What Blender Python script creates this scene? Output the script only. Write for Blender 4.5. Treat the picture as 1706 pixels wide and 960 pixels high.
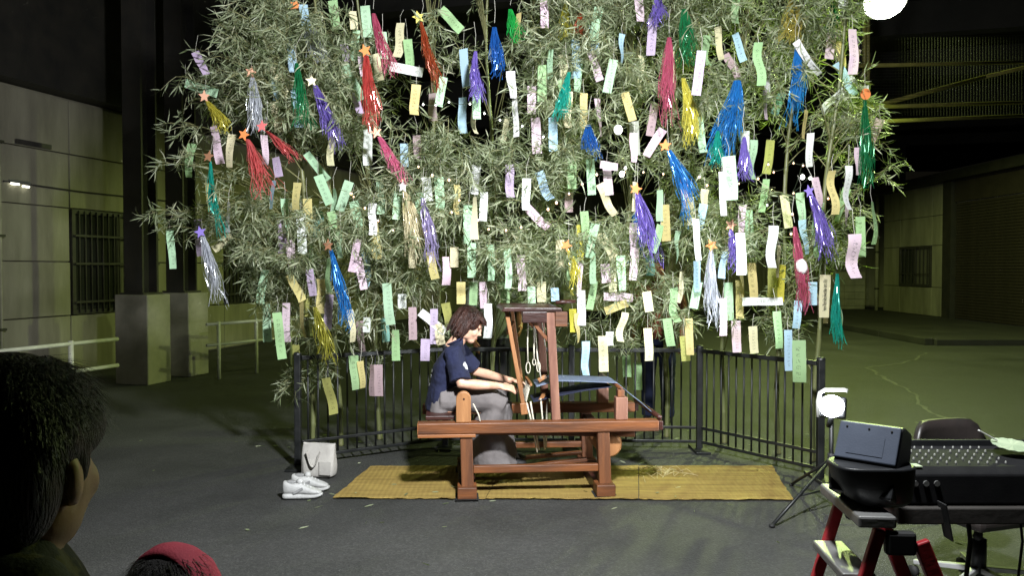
import bpy, bmesh, math, random
from mathutils import Vector, Matrix, noise
R = math.radians
PI = math.pi
rnd = random.Random(7)
scene = bpy.context.scene
C = scene.collection
for o in list(bpy.data.objects):
    bpy.data.objects.remove(o)

# ------------------------------------------------------------------ camera
PITCH = math.atan(33 / 1340)
FPX = 1340.0
CAM = Vector((0, 0, 1.5))
cam_d = bpy.data.cameras.new('camera')
cam = bpy.data.objects.new('camera', cam_d)
C.objects.link(cam)
cam.location = CAM
cam.rotation_euler = (PI / 2 - PITCH, 0, 0)
cam_d.sensor_width = 36
cam_d.lens = 36 * FPX / 1706
cam_d.clip_start = 0.05
cam_d.clip_end = 400
scene.camera = cam

# ------------------------------------------------------------------ world, lights, exposure
world = bpy.data.worlds.new('World')
scene.world = world
world.use_nodes = True
wn = world.node_tree.nodes
sky = wn.new('ShaderNodeTexSky')
sky.sky_type = 'NISHITA'
sky.sun_disc = False
sky.sun_elevation = R(-4)
sky.sun_rotation = R(40)
world.node_tree.links.new(sky.outputs[0], wn['Background'].inputs[0])
wn['Background'].inputs[1].default_value = 0.02

def light(name, kind, loc, target, energy, color, **kw):
    d = bpy.data.lights.new(name, kind)
    d.energy = energy
    d.color = color
    for k, v in kw.items():
        setattr(d, k, v)
    o = bpy.data.objects.new(name, d)
    C.objects.link(o)
    o.location = loc
    if target is not None:
        o.rotation_euler = (Vector(target) - Vector(loc)).to_track_quat('-Z', 'Y').to_euler()
    return o

LAMP_A = Vector((3.72, 8.1, 4.17))      # floodlight in view at the top of the picture
LAMP_B = Vector((5.2, 15.0, 6.0))       # next floodlight of the same row, behind the leaves
WORK = Vector((1.955, 4.9, 0.655))      # small work lamp on the tripod
light('stage_flood', 'AREA', (0.55, 2.0, 3.3), (-0.12, 5.6, 1.55), 365, (0.95, 0.98, 1.0), shape='DISK', size=0.3, spread=R(152))
light('ceiling_flood_light', 'SPOT', LAMP_A + Vector((-0.02, -0.12, -0.22)), LAMP_A + Vector((-0.02, -0.12, -3)), 520, (0.76, 1.0, 0.32), shadow_soft_size=0.10, spot_size=R(172), spot_blend=0.12)
light('ceiling_flood_light_far', 'SPOT', LAMP_B + Vector((0, -0.05, -0.25)), LAMP_B + Vector((0, -0.05, -3)), 1300, (0.80, 1.0, 0.30), shadow_soft_size=0.12, spot_size=R(164), spot_blend=0.2)
light('work_lamp_light', 'SPOT', WORK + Vector((-0.05, -0.03, 0.03)), (-0.3, 5.75, 2.1), 250, (0.9, 0.96, 1.0), spot_size=R(118), spot_blend=0.8, shadow_soft_size=0.05)

vs = scene.view_settings
vs.view_transform = 'Standard'
vs.look = 'None'
vs.exposure = 0.0
vs.gamma = 1.0
vs.use_curve_mapping = False
scene.render.engine = 'CYCLES'
scene.cycles.use_denoising = True
scene.cycles.max_bounces = 4
scene.cycles.diffuse_bounces = 2
scene.cycles.glossy_bounces = 2
scene.cycles.transparent_max_bounces = 8
scene.cycles.sample_clamp_indirect = 4.0

# ------------------------------------------------------------------ projection helpers (a photo pixel to a point in the place)
_f = Vector((0, math.cos(PITCH), -math.sin(PITCH)))
_u = Vector((0, math.sin(PITCH), math.cos(PITCH)))
def ray(px, py):
    a = (px - 853) / FPX
    b = -(py - 480) / FPX
    return Vector((a, 0, 0)) + _f + _u * b
def at(px, py, Y):
    d = ray(px, py)
    return CAM + d * (Y / d.y)
def gnd(px, py, z=0.0):
    d = ray(px, py)
    return CAM + d * ((z - CAM.z) / d.z)

# ------------------------------------------------------------------ mesh helpers
class MB:
    def __init__(self):
        self.v = []
        self.f = []
        self.uv = None
    def add(self, vs, fs):
        n = len(self.v)
        self.v += [tuple(p) for p in vs]
        self.f += [tuple(i + n for i in q) for q in fs]
        return self
    def box(self, c, s, M=None):
        c = Vector(c)
        x, y, z = s[0] / 2, s[1] / 2, s[2] / 2
        p = [Vector((sx * x, sy * y, sz * z)) for sz in (-1, 1) for sy in (-1, 1) for sx in (-1, 1)]
        if M is not None:
            p = [M @ q for q in p]
        return self.add([c + q for q in p], [(0, 2, 3, 1), (4, 5, 7, 6), (0, 1, 5, 4), (2, 6, 7, 3), (0, 4, 6, 2), (1, 3, 7, 5)])
    def bx(self, x0, x1, y0, y1, z0, z1):
        return self.box(((x0 + x1) / 2, (y0 + y1) / 2, (z0 + z1) / 2), (x1 - x0, y1 - y0, z1 - z0))
    def bar(self, p0, p1, w, h, ref=(0, 0, 1), w1=None, h1=None):
        p0, p1 = Vector(p0), Vector(p1)
        d = (p1 - p0).normalized()
        r = Vector(ref)
        if abs(d.dot(r)) > 0.97:
            r = Vector((0, 1, 0))
        sx = d.cross(r).normalized()
        sy = sx.cross(d).normalized()
        vs = []
        for p, ww, hh in ((p0, w, h), (p1, w1 or w, h1 or h)):
            for a, b in ((-1, -1), (1, -1), (1, 1), (-1, 1)):
                vs.append(p + sx * (a * ww / 2) + sy * (b * hh / 2))
        return self.add(vs, [(3, 2, 1, 0), (4, 5, 6, 7), (0, 1, 5, 4), (1, 2, 6, 5), (2, 3, 7, 6), (3, 0, 4, 7)])
    def tube(self, pts, rad, n=8, cap=True, ell=None):
        pts = [Vector(p) for p in pts]
        m = len(pts)
        if not hasattr(rad, '__len__'):
            rad = [rad] * m
        t = (pts[1] - pts[0]).normalized()
        ref = Vector((0, 0, 1)) if abs(t.z) < 0.9 else Vector((0, 1, 0))
        sx = t.cross(ref).normalized()
        vs = []
        for i in range(m):
            if i == 0:
                t = pts[1] - pts[0]
            elif i == m - 1:
                t = pts[-1] - pts[-2]
            else:
                t = pts[i + 1] - pts[i - 1]
            t = t.normalized()
            sx = (sx - t * sx.dot(t))
            sx = sx.normalized() if sx.length > 1e-6 else t.orthogonal().normalized()
            sy = t.cross(sx)
            for k in range(n):
                a = 2 * PI * k / n
                vs.append(pts[i] + sx * (math.cos(a) * rad[i]) + sy * (math.sin(a) * rad[i] * (ell or 1)))
        fs = []
        for i in range(m - 1):
            for k in range(n):
                k2 = (k + 1) % n
                fs.append((i * n + k, i * n + k2, (i + 1) * n + k2, (i + 1) * n + k))
        if cap:
            fs.append(tuple(reversed(range(n))))
            fs.append(tuple((m - 1) * n + k for k in range(n)))
        return self.add(vs, fs)
    def loft(self, secs, n=16):
        """secs: (centre, half-axis vector a, half-axis vector b)"""
        vs = []
        for c, a, b in secs:
            c, a, b = Vector(c), Vector(a), Vector(b)
            for k in range(n):
                t = 2 * PI * k / n
                vs.append(c + a * math.cos(t) + b * math.sin(t))
        m = len(secs)
        fs = [(i * n + k, i * n + (k + 1) % n, (i + 1) * n + (k + 1) % n, (i + 1) * n + k) for i in range(m - 1) for k in range(n)]
        fs.append(tuple(reversed(range(n))))
        fs.append(tuple((m - 1) * n + k for k in range(n)))
        return self.add(vs, fs)
    def ell(self, c, r, M=None, nu=14, nv=9):
        c = Vector(c)
        vs = [Vector((0, 0, -r[2]))]
        for j in range(1, nv):
            b = -PI / 2 + PI * j / nv
            for i in range(nu):
                a = 2 * PI * i / nu
                vs.append(Vector((r[0] * math.cos(b) * math.cos(a), r[1] * math.cos(b) * math.sin(a), r[2] * math.sin(b))))
        vs.append(Vector((0, 0, r[2])))
        if M is not None:
            vs = [M @ q for q in vs]
        fs = [(0, 1 + (i + 1) % nu, 1 + i) for i in range(nu)]
        for j in range(nv - 2):
            for i in range(nu):
                i2 = (i + 1) % nu
                fs.append((1 + j * nu + i, 1 + j * nu + i2, 1 + (j + 1) * nu + i2, 1 + (j + 1) * nu + i))
        L = 1 + (nv - 1) * nu
        fs += [(L, 1 + (nv - 2) * nu + i, 1 + (nv - 2) * nu + (i + 1) % nu) for i in range(nu)]
        return self.add([c + q for q in vs], fs)
    def lathe(self, prof, n=24, c=(0, 0, 0), M=None):
        c = Vector(c)
        vs = []
        for r, z in prof:
            for k in range(n):
                a = 2 * PI * k / n
                p = Vector((r * math.cos(a), r * math.sin(a), z))
                vs.append(c + (M @ p if M is not None else p))
        m = len(prof)
        fs = [(i * n + k, i * n + (k + 1) % n, (i + 1) * n + (k + 1) % n, (i + 1) * n + k) for i in range(m - 1) for k in range(n)]
        return self.add(vs, fs)
    def prism(self, poly, depth, M=None, c=(0, 0, 0)):
        """poly in local x,z; extruded along local y by depth (centred)"""
        c = Vector(c)
        n = len(poly)
        vs = []
        for s in (-0.5, 0.5):
            for x, z in poly:
                p = Vector((x, s * depth, z))
                vs.append(c + (M @ p if M is not None else p))
        fs = [tuple(range(n)), tuple(reversed(range(n, 2 * n)))]
        fs += [(k, k + n, (k + 1) % n + n, (k + 1) % n) for k in range(n)]
        return self.add(vs, fs)
    def mesh(self, name, mat=None, smooth=False):
        me = bpy.data.meshes.new(name)
        me.from_pydata(self.v, [], self.f)
        if mat:
            for mm in (mat if isinstance(mat, (list, tuple)) else [mat]):
                me.materials.append(mm)
        if smooth:
            me.polygons.foreach_set('use_smooth', [True] * len(me.polygons))
        me.update()
        return me
    def build(self, name, mat, parent=None, smooth=False, bev=0.0, fix=False):
        me = self.mesh(name, mat, smooth)
        if fix:
            bm = bmesh.new()
            bm.from_mesh(me)
            bmesh.ops.recalc_face_normals(bm, faces=bm.faces)
            bm.to_mesh(me)
            bm.free()
        return link(name, me, parent, bev)

def link(name, me, parent=None, bev=0.0):
    o = bpy.data.objects.new(name, me)
    C.objects.link(o)
    if parent is not None:
        o.parent = parent
    if bev:
        b = o.modifiers.new('bevel', 'BEVEL')
        b.width = bev
        b.segments = 2
        b.limit_method = 'ANGLE'
    return o

def empty(name, loc=(0, 0, 0), rz=0.0):
    o = bpy.data.objects.new(name, None)
    C.objects.link(o)
    o.location = loc
    o.rotation_euler = (0, 0, rz)
    o.empty_display_size = 0.1
    return o

def tag(o, label=None, cat=None, group=None, kind=None):
    if label: o['label'] = label
    if cat: o['category'] = cat
    if group: o['group'] = group
    if kind: o['kind'] = kind
    return o

def rot(ax, a):
    return Matrix.Rotation(a, 3, ax)

def remesh(o, voxel, it=6, fac=0.5):
    m = o.modifiers.new('remesh', 'REMESH')
    m.mode = 'VOXEL'
    m.voxel_size = voxel
    m.use_smooth_shade = True
    s = o.modifiers.new('smooth', 'SMOOTH')
    s.factor = fac
    s.iterations = it
    return o

# ------------------------------------------------------------------ materials
def srgb(r, g, b):
    return tuple(((c / 255) / 12.92 if c / 255 <= 0.04045 else ((c / 255 + 0.055) / 1.055) ** 2.4) for c in (r, g, b))

def pm(name, c1, c2=None, scale=5.0, rough=0.6, bump=0.0, bscale=None, metal=0.0, stretch=(1, 1, 1), detail=5.0, lo=0.35, hi=0.65, spec=0.5, rough2=None, c3=None):
    m = bpy.data.materials.new(name)
    m.use_nodes = True
    nt = m.node_tree
    N, L = nt.nodes, nt.links
    b = N['Principled BSDF']
    b.inputs['Roughness'].default_value = rough
    b.inputs['Metallic'].default_value = metal
    b.inputs['Specular IOR Level'].default_value = spec
    if c2 is None:
        c2 = tuple(x * 0.8 for x in c1)
    tc = N.new('ShaderNodeTexCoord')
    mp = N.new('ShaderNodeMapping')
    mp.inputs['Scale'].default_value = stretch
    L.new(tc.outputs['Object'], mp.inputs['Vector'])
    nz = N.new('ShaderNodeTexNoise')
    nz.inputs['Scale'].default_value = scale
    nz.inputs['Detail'].default_value = detail
    nz.inputs['Roughness'].default_value = 0.6
    L.new(mp.outputs[0], nz.inputs['Vector'])
    cr = N.new('ShaderNodeValToRGB')
    cr.color_ramp.elements[0].position = lo
    cr.color_ramp.elements[1].position = hi
    cr.color_ramp.elements[0].color = (*c1, 1)
    cr.color_ramp.elements[1].color = (*c2, 1)
    if c3 is not None:
        e = cr.color_ramp.elements.new((lo + hi) / 2)
        e.color = (*c3, 1)
    L.new(nz.outputs[0], cr.inputs[0])
    L.new(cr.outputs[0], b.inputs['Base Color'])
    if rough2 is not None:
        mr = N.new('ShaderNodeMapRange')
        mr.inputs['To Min'].default_value = rough
        mr.inputs['To Max'].default_value = rough2
        mr.inputs['From Min'].default_value = lo
        mr.inputs['From Max'].default_value = hi
        L.new(nz.outputs[0], mr.inputs['Value'])
        L.new(mr.outputs[0], b.inputs['Roughness'])
    if bump:
        n2 = N.new('ShaderNodeTexNoise')
        n2.inputs['Scale'].default_value = bscale or scale * 4
        n2.inputs['Detail'].default_value = 4
        L.new(mp.outputs[0], n2.inputs['Vector'])
        bp = N.new('ShaderNodeBump')
        bp.inputs['Strength'].default_value = bump
        bp.inputs['Distance'].default_value = 0.01
        L.new(n2.outputs[0], bp.inputs['Height'])
        L.new(bp.outputs[0], b.inputs['Normal'])
    return m

def emit(name, color, strength, sample=True):
    m = bpy.data.materials.new(name)
    m.use_nodes = True
    b = m.node_tree.nodes['Principled BSDF']
    b.inputs['Base Color'].default_value = (0.8, 0.8, 0.8, 1)
    b.inputs['Emission Color'].default_value = (*color, 1)
    b.inputs['Emission Strength'].default_value = strength
    if not sample:
        m.cycles.emission_sampling = 'NONE'
    return m

M = {}
M['asphalt'] = pm('asphalt', (0.033, 0.034, 0.032), (0.058, 0.058, 0.054), 0.9, 0.6, 0.9, 90, detail=12, rough2=0.85, lo=0.3, hi=0.7)
M['shaded_asphalt'] = pm('shaded_asphalt', (0.022, 0.021, 0.019), (0.040, 0.038, 0.034), 1.1, 0.8, 0.4, 60, detail=8)  # asphalt darkened to stand for the shadow lying across the pavement
M['sealant'] = pm('sealant', (0.13, 0.13, 0.11), (0.08, 0.08, 0.07), 6, 0.8, 0.3, 60)
M['seam'] = pm('seam', (0.022, 0.022, 0.022), (0.034, 0.034, 0.033), 6, 0.6, 0.3, 60)
M['concrete'] = pm('concrete', (0.32, 0.30, 0.22), (0.18, 0.165, 0.12), 1.3, 0.85, 0.25, 30, stretch=(1.6, 1.6, 0.3), detail=9)
M['concrete2'] = pm('concrete_plinth', (0.32, 0.30, 0.235), (0.19, 0.18, 0.14), 2.2, 0.85, 0.25, 40, detail=8)
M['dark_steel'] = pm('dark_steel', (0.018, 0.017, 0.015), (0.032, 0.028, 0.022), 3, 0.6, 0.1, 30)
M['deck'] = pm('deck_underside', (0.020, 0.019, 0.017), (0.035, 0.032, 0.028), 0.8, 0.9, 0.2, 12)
M['rail_paint'] = pm('rail_paint', (0.50, 0.50, 0.42), (0.36, 0.36, 0.29), 5, 0.5, 0.1, 40)
M['window_frame'] = pm('window_frame', (0.030, 0.028, 0.025), (0.05, 0.045, 0.04), 6, 0.45)
M['dark_glass'] = pm('dark_glass', (0.020, 0.022, 0.020), (0.03, 0.03, 0.026), 1.2, 0.12)
M['pale_blind'] = pm('pale_blind', (0.16, 0.15, 0.12), (0.10, 0.095, 0.075), 2, 0.3)
M['shutter'] = pm('shutter', (0.034, 0.026, 0.020), (0.022, 0.017, 0.013), 2.0, 0.55, 0.1, 30)
M['yellow_paint'] = pm('yellow_paint', (0.26, 0.235, 0.06), (0.19, 0.17, 0.045), 4, 0.5, 0.1, 40)
M['wire'] = pm('mesh_wire', (0.02, 0.02, 0.014), (0.015, 0.015, 0.01), 4, 0.8, metal=0.1)
M['fence'] = pm('fence_paint', (0.008, 0.009, 0.009), (0.014, 0.015, 0.015), 8, 0.38, 0.05, 60, rough2=0.55)
M['wood_red'] = pm('wood_red', srgb(132, 80, 44), srgb(74, 43, 24), 5, 0.42, 0.25, 30, stretch=(0.35, 3, 3), detail=7, rough2=0.6)
M['wood_red_v'] = pm('wood_red_vertical', srgb(128, 80, 48), srgb(78, 47, 29), 5, 0.48, 0.25, 30, stretch=(3, 3, 0.35), detail=7, rough2=0.62)
M['wood_pink'] = pm('wood_pinkish', srgb(148, 106, 86), srgb(110, 72, 58), 5, 0.55, 0.2, 30, stretch=(3, 3, 0.35), detail=7)
M['wood_light'] = pm('wood_light', srgb(172, 122, 78), srgb(128, 84, 50), 5, 0.5, 0.2, 30, stretch=(2.5, 3, 0.4), detail=7)
M['wood_light_h'] = pm('wood_light_horizontal', srgb(164, 106, 62), srgb(122, 74, 42), 5, 0.5, 0.2, 30, stretch=(0.35, 3, 3), detail=7)
M['wood_dark'] = pm('wood_dark', srgb(70, 36, 28), srgb(42, 22, 18), 5, 0.4, 0.2, 30, stretch=(0.5, 3, 3), detail=7)
M['cord'] = pm('cotton_cord', (0.62, 0.58, 0.48), (0.48, 0.44, 0.35), 60, 0.9)
M['warp'] = pm('blue_warp', srgb(112, 124, 146), srgb(92, 104, 126), 30, 0.7, 0.4, 160, stretch=(0.1, 6, 1))
M['warp_dark'] = pm('navy_warp', srgb(30, 36, 62), srgb(20, 24, 42), 30, 0.8, 0.3, 160, stretch=(0.1, 6, 1))
M['rubber'] = pm('black_rubber', (0.012, 0.012, 0.012), (0.02, 0.02, 0.02), 10, 0.7)
M['black_plastic'] = pm('black_plastic', (0.012, 0.013, 0.015), (0.020, 0.021, 0.023), 12, 0.42, 0.08, 200)
M['console_top'] = pm('console_black', (0.010, 0.010, 0.011), (0.016, 0.016, 0.017), 12, 0.75, 0.05, 200, spec=0.15)
M['grey_panel'] = pm('grey_panel', (0.085, 0.10, 0.135), (0.06, 0.072, 0.10), 6, 0.38, 0.05, 200)
M['tub'] = pm('blue_black_plastic', (0.035, 0.042, 0.058), (0.028, 0.033, 0.046), 6, 0.4)
M['red_paint'] = pm('red_paint', (0.42, 0.028, 0.035), (0.32, 0.02, 0.028), 8, 0.4, 0.05, 60)
M['aluminium'] = pm('aluminium', (0.40, 0.40, 0.39), (0.30, 0.30, 0.29), 14, 0.42, 0.1, 100, metal=0.7)
M['chrome'] = pm('chrome', (0.75, 0.75, 0.75), (0.6, 0.6, 0.6), 10, 0.25, metal=0.55)
M['grey_board'] = pm('grey_board', (0.055, 0.05, 0.045), (0.04, 0.036, 0.032), 4, 0.6, 0.1, 40)
M['knob_grey'] = pm('knob_grey', (0.38, 0.38, 0.36), (0.3, 0.3, 0.28), 20, 0.5)
M['white_plastic'] = pm('white_plastic', (0.70, 0.70, 0.66), (0.6, 0.6, 0.57), 20, 0.4)
M['brown_vinyl'] = pm('brown_vinyl', (0.030, 0.024, 0.022), (0.020, 0.017, 0.016), 8, 0.4, 0.1, 80)
M['fan_paper'] = pm('fan_paper', (0.42, 0.50, 0.34), (0.28, 0.36, 0.24), 14, 0.8)
M['canvas'] = pm('canvas', (0.52, 0.50, 0.46), (0.42, 0.40, 0.37), 12, 0.9, 0.35, 180)
M['sneaker'] = pm('sneaker_white', (0.50, 0.50, 0.49), (0.38, 0.38, 0.37), 16, 0.65, 0.3, 140)
M['sneaker_grey'] = pm('sneaker_grey', (0.30, 0.30, 0.30), (0.22, 0.22, 0.22), 16, 0.8, 0.3, 140)
M['skin'] = pm('skin', srgb(222, 178, 152), srgb(204, 156, 130), 14, 0.5, 0.06, 120)
M['skin_tan'] = pm('skin_tan', srgb(176, 122, 88), srgb(156, 104, 74), 14, 0.5, 0.06, 120)
M['hair_brown'] = pm('hair_brown', srgb(72, 40, 29), srgb(38, 20, 15), 6, 0.42, 0.9, 90, stretch=(3, 3, 0.5), detail=8)
M['hair_black'] = pm('hair_black', (0.012, 0.011, 0.010), (0.022, 0.019, 0.017), 6, 0.42, 0.8, 90, stretch=(3, 3, 0.5), detail=8)
M['navy'] = pm('navy_cotton', srgb(27, 33, 66), srgb(18, 23, 48), 6, 0.9, 0.3, 220)
M['navy_dark'] = pm('navy_trousers', srgb(26, 34, 66), srgb(18, 24, 48), 6, 0.9, 0.3, 220)
M['grey_skirt'] = pm('grey_skirt', srgb(118, 112, 111), srgb(94, 89, 89), 4, 0.9, 0.3, 200)
M['khaki_shirt'] = pm('khaki_shirt', srgb(150, 158, 140), srgb(126, 134, 116), 4, 0.9, 0.3, 200)
M['rust_shirt'] = pm('rust_shirt', srgb(120, 62, 40), srgb(92, 46, 30), 4, 0.9, 0.3, 200)
M['dark_cloth'] = pm('dark_cloth', (0.014, 0.014, 0.016), (0.024, 0.022, 0.02), 4, 0.9, 0.3, 200)
M['olive_print'] = pm('olive_print', (0.012, 0.012, 0.013), (0.085, 0.075, 0.028), 26, 0.8, 0.2, 200, lo=0.52, hi=0.6)
M['red_cap'] = pm('red_cap', srgb(178, 66, 80), srgb(146, 50, 64), 6, 0.8, 0.3, 200)
M['white_print'] = pm('white_print', (0.7, 0.7, 0.7), (0.6, 0.6, 0.6), 20, 0.8)
M['eye'] = pm('eye_dark', (0.01, 0.008, 0.007), (0.015, 0.01, 0.01), 20, 0.2)
M['lips'] = pm('lips', srgb(176, 102, 92), srgb(160, 90, 82), 20, 0.45)
M['ink'] = pm('ink', (0.03, 0.025, 0.02), (0.05, 0.04, 0.03), 30, 0.8)
M['straw_bits'] = pm('straw_bits', (0.5, 0.42, 0.22), (0.38, 0.30, 0.14), 30, 0.8)
M['culm'] = pm('bamboo_culm', (0.12, 0.15, 0.055), (0.17, 0.16, 0.07), 3, 0.42, 0.1, 40, stretch=(1, 1, 0.3))
M['twig'] = pm('bamboo_twig', (0.24, 0.23, 0.11), (0.17, 0.17, 0.07), 6, 0.6)
M['wire_green'] = pm('string_wire', (0.06, 0.08, 0.05), (0.04, 0.05, 0.03), 6, 0.5)
M['string'] = pm('paper_string', (0.62, 0.60, 0.52), (0.5, 0.48, 0.42), 30, 0.8)
M['bulb_warm'] = emit('bulb_warm', (1.0, 0.50, 0.16), 2.6, False)
M['bulb_white'] = emit('bulb_white', (1.0, 0.97, 0.9), 6, False)
M['lamp_glow'] = emit('floodlight_glow', (0.93, 1.0, 0.78), 40, False)
M['work_glow'] = emit('work_lamp_glow', (0.92, 0.97, 1.0), 40, False)
M['wall_lamp_glow'] = emit('wall_lamp_glow', (1.0, 1.0, 0.85), 5, False)

def leaf_material():
    m = bpy.data.materials.new('bamboo_leaf')
    m.use_nodes = True
    nt = m.node_tree
    N, L = nt.nodes, nt.links
    for n in list(N):
        if n.type == 'BSDF_PRINCIPLED':
            N.remove(n)
    geo = N.new('ShaderNodeNewGeometry')
    cr = N.new('ShaderNodeValToRGB')
    e = cr.color_ramp.elements
    e[0].position = 0.0; e[0].color = (0.065, 0.085, 0.04, 1)
    e[1].position = 1.0; e[1].color = (0.52, 0.48, 0.34, 1)
    for p, c in ((0.3, (0.14, 0.172, 0.085)), (0.6, (0.285, 0.32, 0.205)), (0.85, (0.42, 0.435, 0.31))):
        k = e.new(p); k.color = (*c, 1)
    tc = N.new('ShaderNodeTexCoord')
    nz = N.new('ShaderNodeTexNoise'); nz.inputs['Scale'].default_value = 3.2; nz.inputs['Detail'].default_value = 2
    L.new(tc.outputs['Object'], nz.inputs['Vector'])
    m1 = N.new('ShaderNodeMath'); m1.operation = 'MULTIPLY'; m1.inputs[1].default_value = 0.55
    L.new(geo.outputs['Random Per Island'], m1.inputs[0])
    m2 = N.new('ShaderNodeMath'); m2.operation = 'MULTIPLY_ADD'; m2.inputs[1].default_value = 1.1; m2.inputs[2].default_value = -0.31
    L.new(nz.outputs[0], m2.inputs[0])
    m3 = N.new('ShaderNodeMath'); m3.operation = 'ADD'; m3.use_clamp = True
    L.new(m1.outputs[0], m3.inputs[0]); L.new(m2.outputs[0], m3.inputs[1])
    L.new(m3.outputs[0], cr.inputs[0])
    d = N.new('ShaderNodeBsdfPrincipled')
    d.inputs['Roughness'].default_value = 0.45
    L.new(cr.outputs[0], d.inputs['Base Color'])
    t = N.new('ShaderNodeBsdfTranslucent')
    mix_c = N.new('ShaderNodeMix'); mix_c.data_type = 'RGBA'; mix_c.blend_type = 'MULTIPLY'
    mix_c.inputs[0].default_value = 1.0
    L.new(cr.outputs[0], mix_c.inputs[6])
    mix_c.inputs[7].default_value = (1.3, 1.5, 0.5, 1)
    L.new(mix_c.outputs[2], t.inputs['Color'])
    mx = N.new('ShaderNodeMixShader'); mx.inputs[0].default_value = 0.30
    L.new(d.outputs[0], mx.inputs[1]); L.new(t.outputs[0], mx.inputs[2])
    L.new(mx.outputs[0], N['Material Output'].inputs[0])
    return m
M['leaf'] = leaf_material()

def paper_material():
    """coloured paper: the sheet takes its colour from the object; a column of brushed ink marks down the middle of written ones"""
    m = bpy.data.materials.new('coloured_paper')
    m.use_nodes = True
    nt = m.node_tree
    N, L = nt.nodes, nt.links
    N.remove(N['Principled BSDF'])
    oi = N.new('ShaderNodeObjectInfo')
    uv = N.new('ShaderNodeUVMap'); uv.uv_map = 'UVMap'
    sp = N.new('ShaderNodeSeparateXYZ'); L.new(uv.outputs[0], sp.inputs[0])
    def math_(op, a, b=None, c=None):
        n = N.new('ShaderNodeMath'); n.operation = op
        for i, x in enumerate((a, b, c)):
            if x is None: continue
            if isinstance(x, (int, float)): n.inputs[i].default_value = x
            else: L.new(x, n.inputs[i])
        return n.outputs[0]
    u, v = sp.outputs[0], sp.outputs[1]
    rr = oi.outputs['Random']
    cb = N.new('ShaderNodeCombineXYZ')
    L.new(math_('MULTIPLY', u, 9.0), cb.inputs[0])
    L.new(math_('MULTIPLY', v, 42.0), cb.inputs[1])
    L.new(math_('MULTIPLY', rr, 91.0), cb.inputs[2])
    nz = N.new('ShaderNodeTexNoise'); nz.inputs['Scale'].default_value = 1.6; nz.inputs['Detail'].default_value = 2.0
    L.new(cb.outputs[0], nz.inputs['Vector'])
    ink = math_('GREATER_THAN', nz.outputs[0], 0.56)
    cell = math_('FRACT', math_('MULTIPLY', v, math_('ADD', 7.0, math_('FLOOR', math_('MULTIPLY', rr, 5.0)))))
    m1 = math_('MULTIPLY', math_('GREATER_THAN', cell, 0.2), math_('LESS_THAN', cell, 0.86))
    cu = math_('ABSOLUTE', math_('SUBTRACT', u, math_('ADD', 0.42, math_('MULTIPLY', rr, 0.16))))
    m2 = math_('LESS_THAN', cu, 0.17)
    m3 = math_('MULTIPLY', math_('GREATER_THAN', v, 0.1), math_('LESS_THAN', v, 0.86))
    m4 = math_('GREATER_THAN', math_('FRACT', math_('MULTIPLY', rr, 37.0)), 0.15)
    mask = math_('MULTIPLY', math_('MULTIPLY', math_('MULTIPLY', ink, m1), math_('MULTIPLY', m2, m3)), math_('MULTIPLY', m4, 0.72))
    mx = N.new('ShaderNodeMix'); mx.data_type = 'RGBA'
    L.new(mask, mx.inputs[0]); L.new(oi.outputs['Color'], mx.inputs[6])
    mx.inputs[7].default_value = (0.05, 0.045, 0.04, 1)
    d = N.new('ShaderNodeBsdfDiffuse'); L.new(mx.outputs[2], d.inputs[0])
    t = N.new('ShaderNodeBsdfTranslucent'); L.new(mx.outputs[2], t.inputs[0])
    ms = N.new('ShaderNodeMixShader'); ms.inputs[0].default_value = 0.3
    L.new(d.outputs[0], ms.inputs[1]); L.new(t.outputs[0], ms.inputs[2])
    L.new(ms.outputs[0], N['Material Output'].inputs[0])
    return m
M['paper'] = paper_material()

def tinsel_material():
    m = bpy.data.materials.new('tinsel_film')
    m.use_nodes = True
    nt = m.node_tree
    N, L = nt.nodes, nt.links
    b = N['Principled BSDF']
    oi = N.new('ShaderNodeObjectInfo')
    L.new(oi.outputs['Color'], b.inputs['Base Color'])
    b.inputs['Roughness'].default_value = 0.16
    b.inputs['Metallic'].default_value = 0.35
    b.inputs['Specular IOR Level'].default_value = 0.9
    t = N.new('ShaderNodeBsdfTranslucent'); L.new(oi.outputs['Color'], t.inputs[0])
    ms = N.new('ShaderNodeMixShader'); ms.inputs[0].default_value = 0.35
    L.new(b.outputs[0], ms.inputs[1]); L.new(t.outputs[0], ms.inputs[2])
    tr = N.new('ShaderNodeBsdfTransparent')
    m3 = N.new('ShaderNodeMixShader'); m3.inputs[0].default_value = 0.1
    L.new(ms.outputs[0], m3.inputs[1]); L.new(tr.outputs[0], m3.inputs[2])
    L.new(m3.outputs[0], N['Material Output'].inputs[0])
    return m
M['tinsel'] = tinsel_material()

def card_material():
    m = bpy.data.materials.new('star_card')
    m.use_nodes = True
    N, L = m.node_tree.nodes, m.node_tree.links
    oi = N.new('ShaderNodeObjectInfo')
    L.new(oi.outputs['Color'], N['Principled BSDF'].inputs['Base Color'])
    N['Principled BSDF'].inputs['Roughness'].default_value = 0.75
    return m
M['card'] = card_material()

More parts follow.
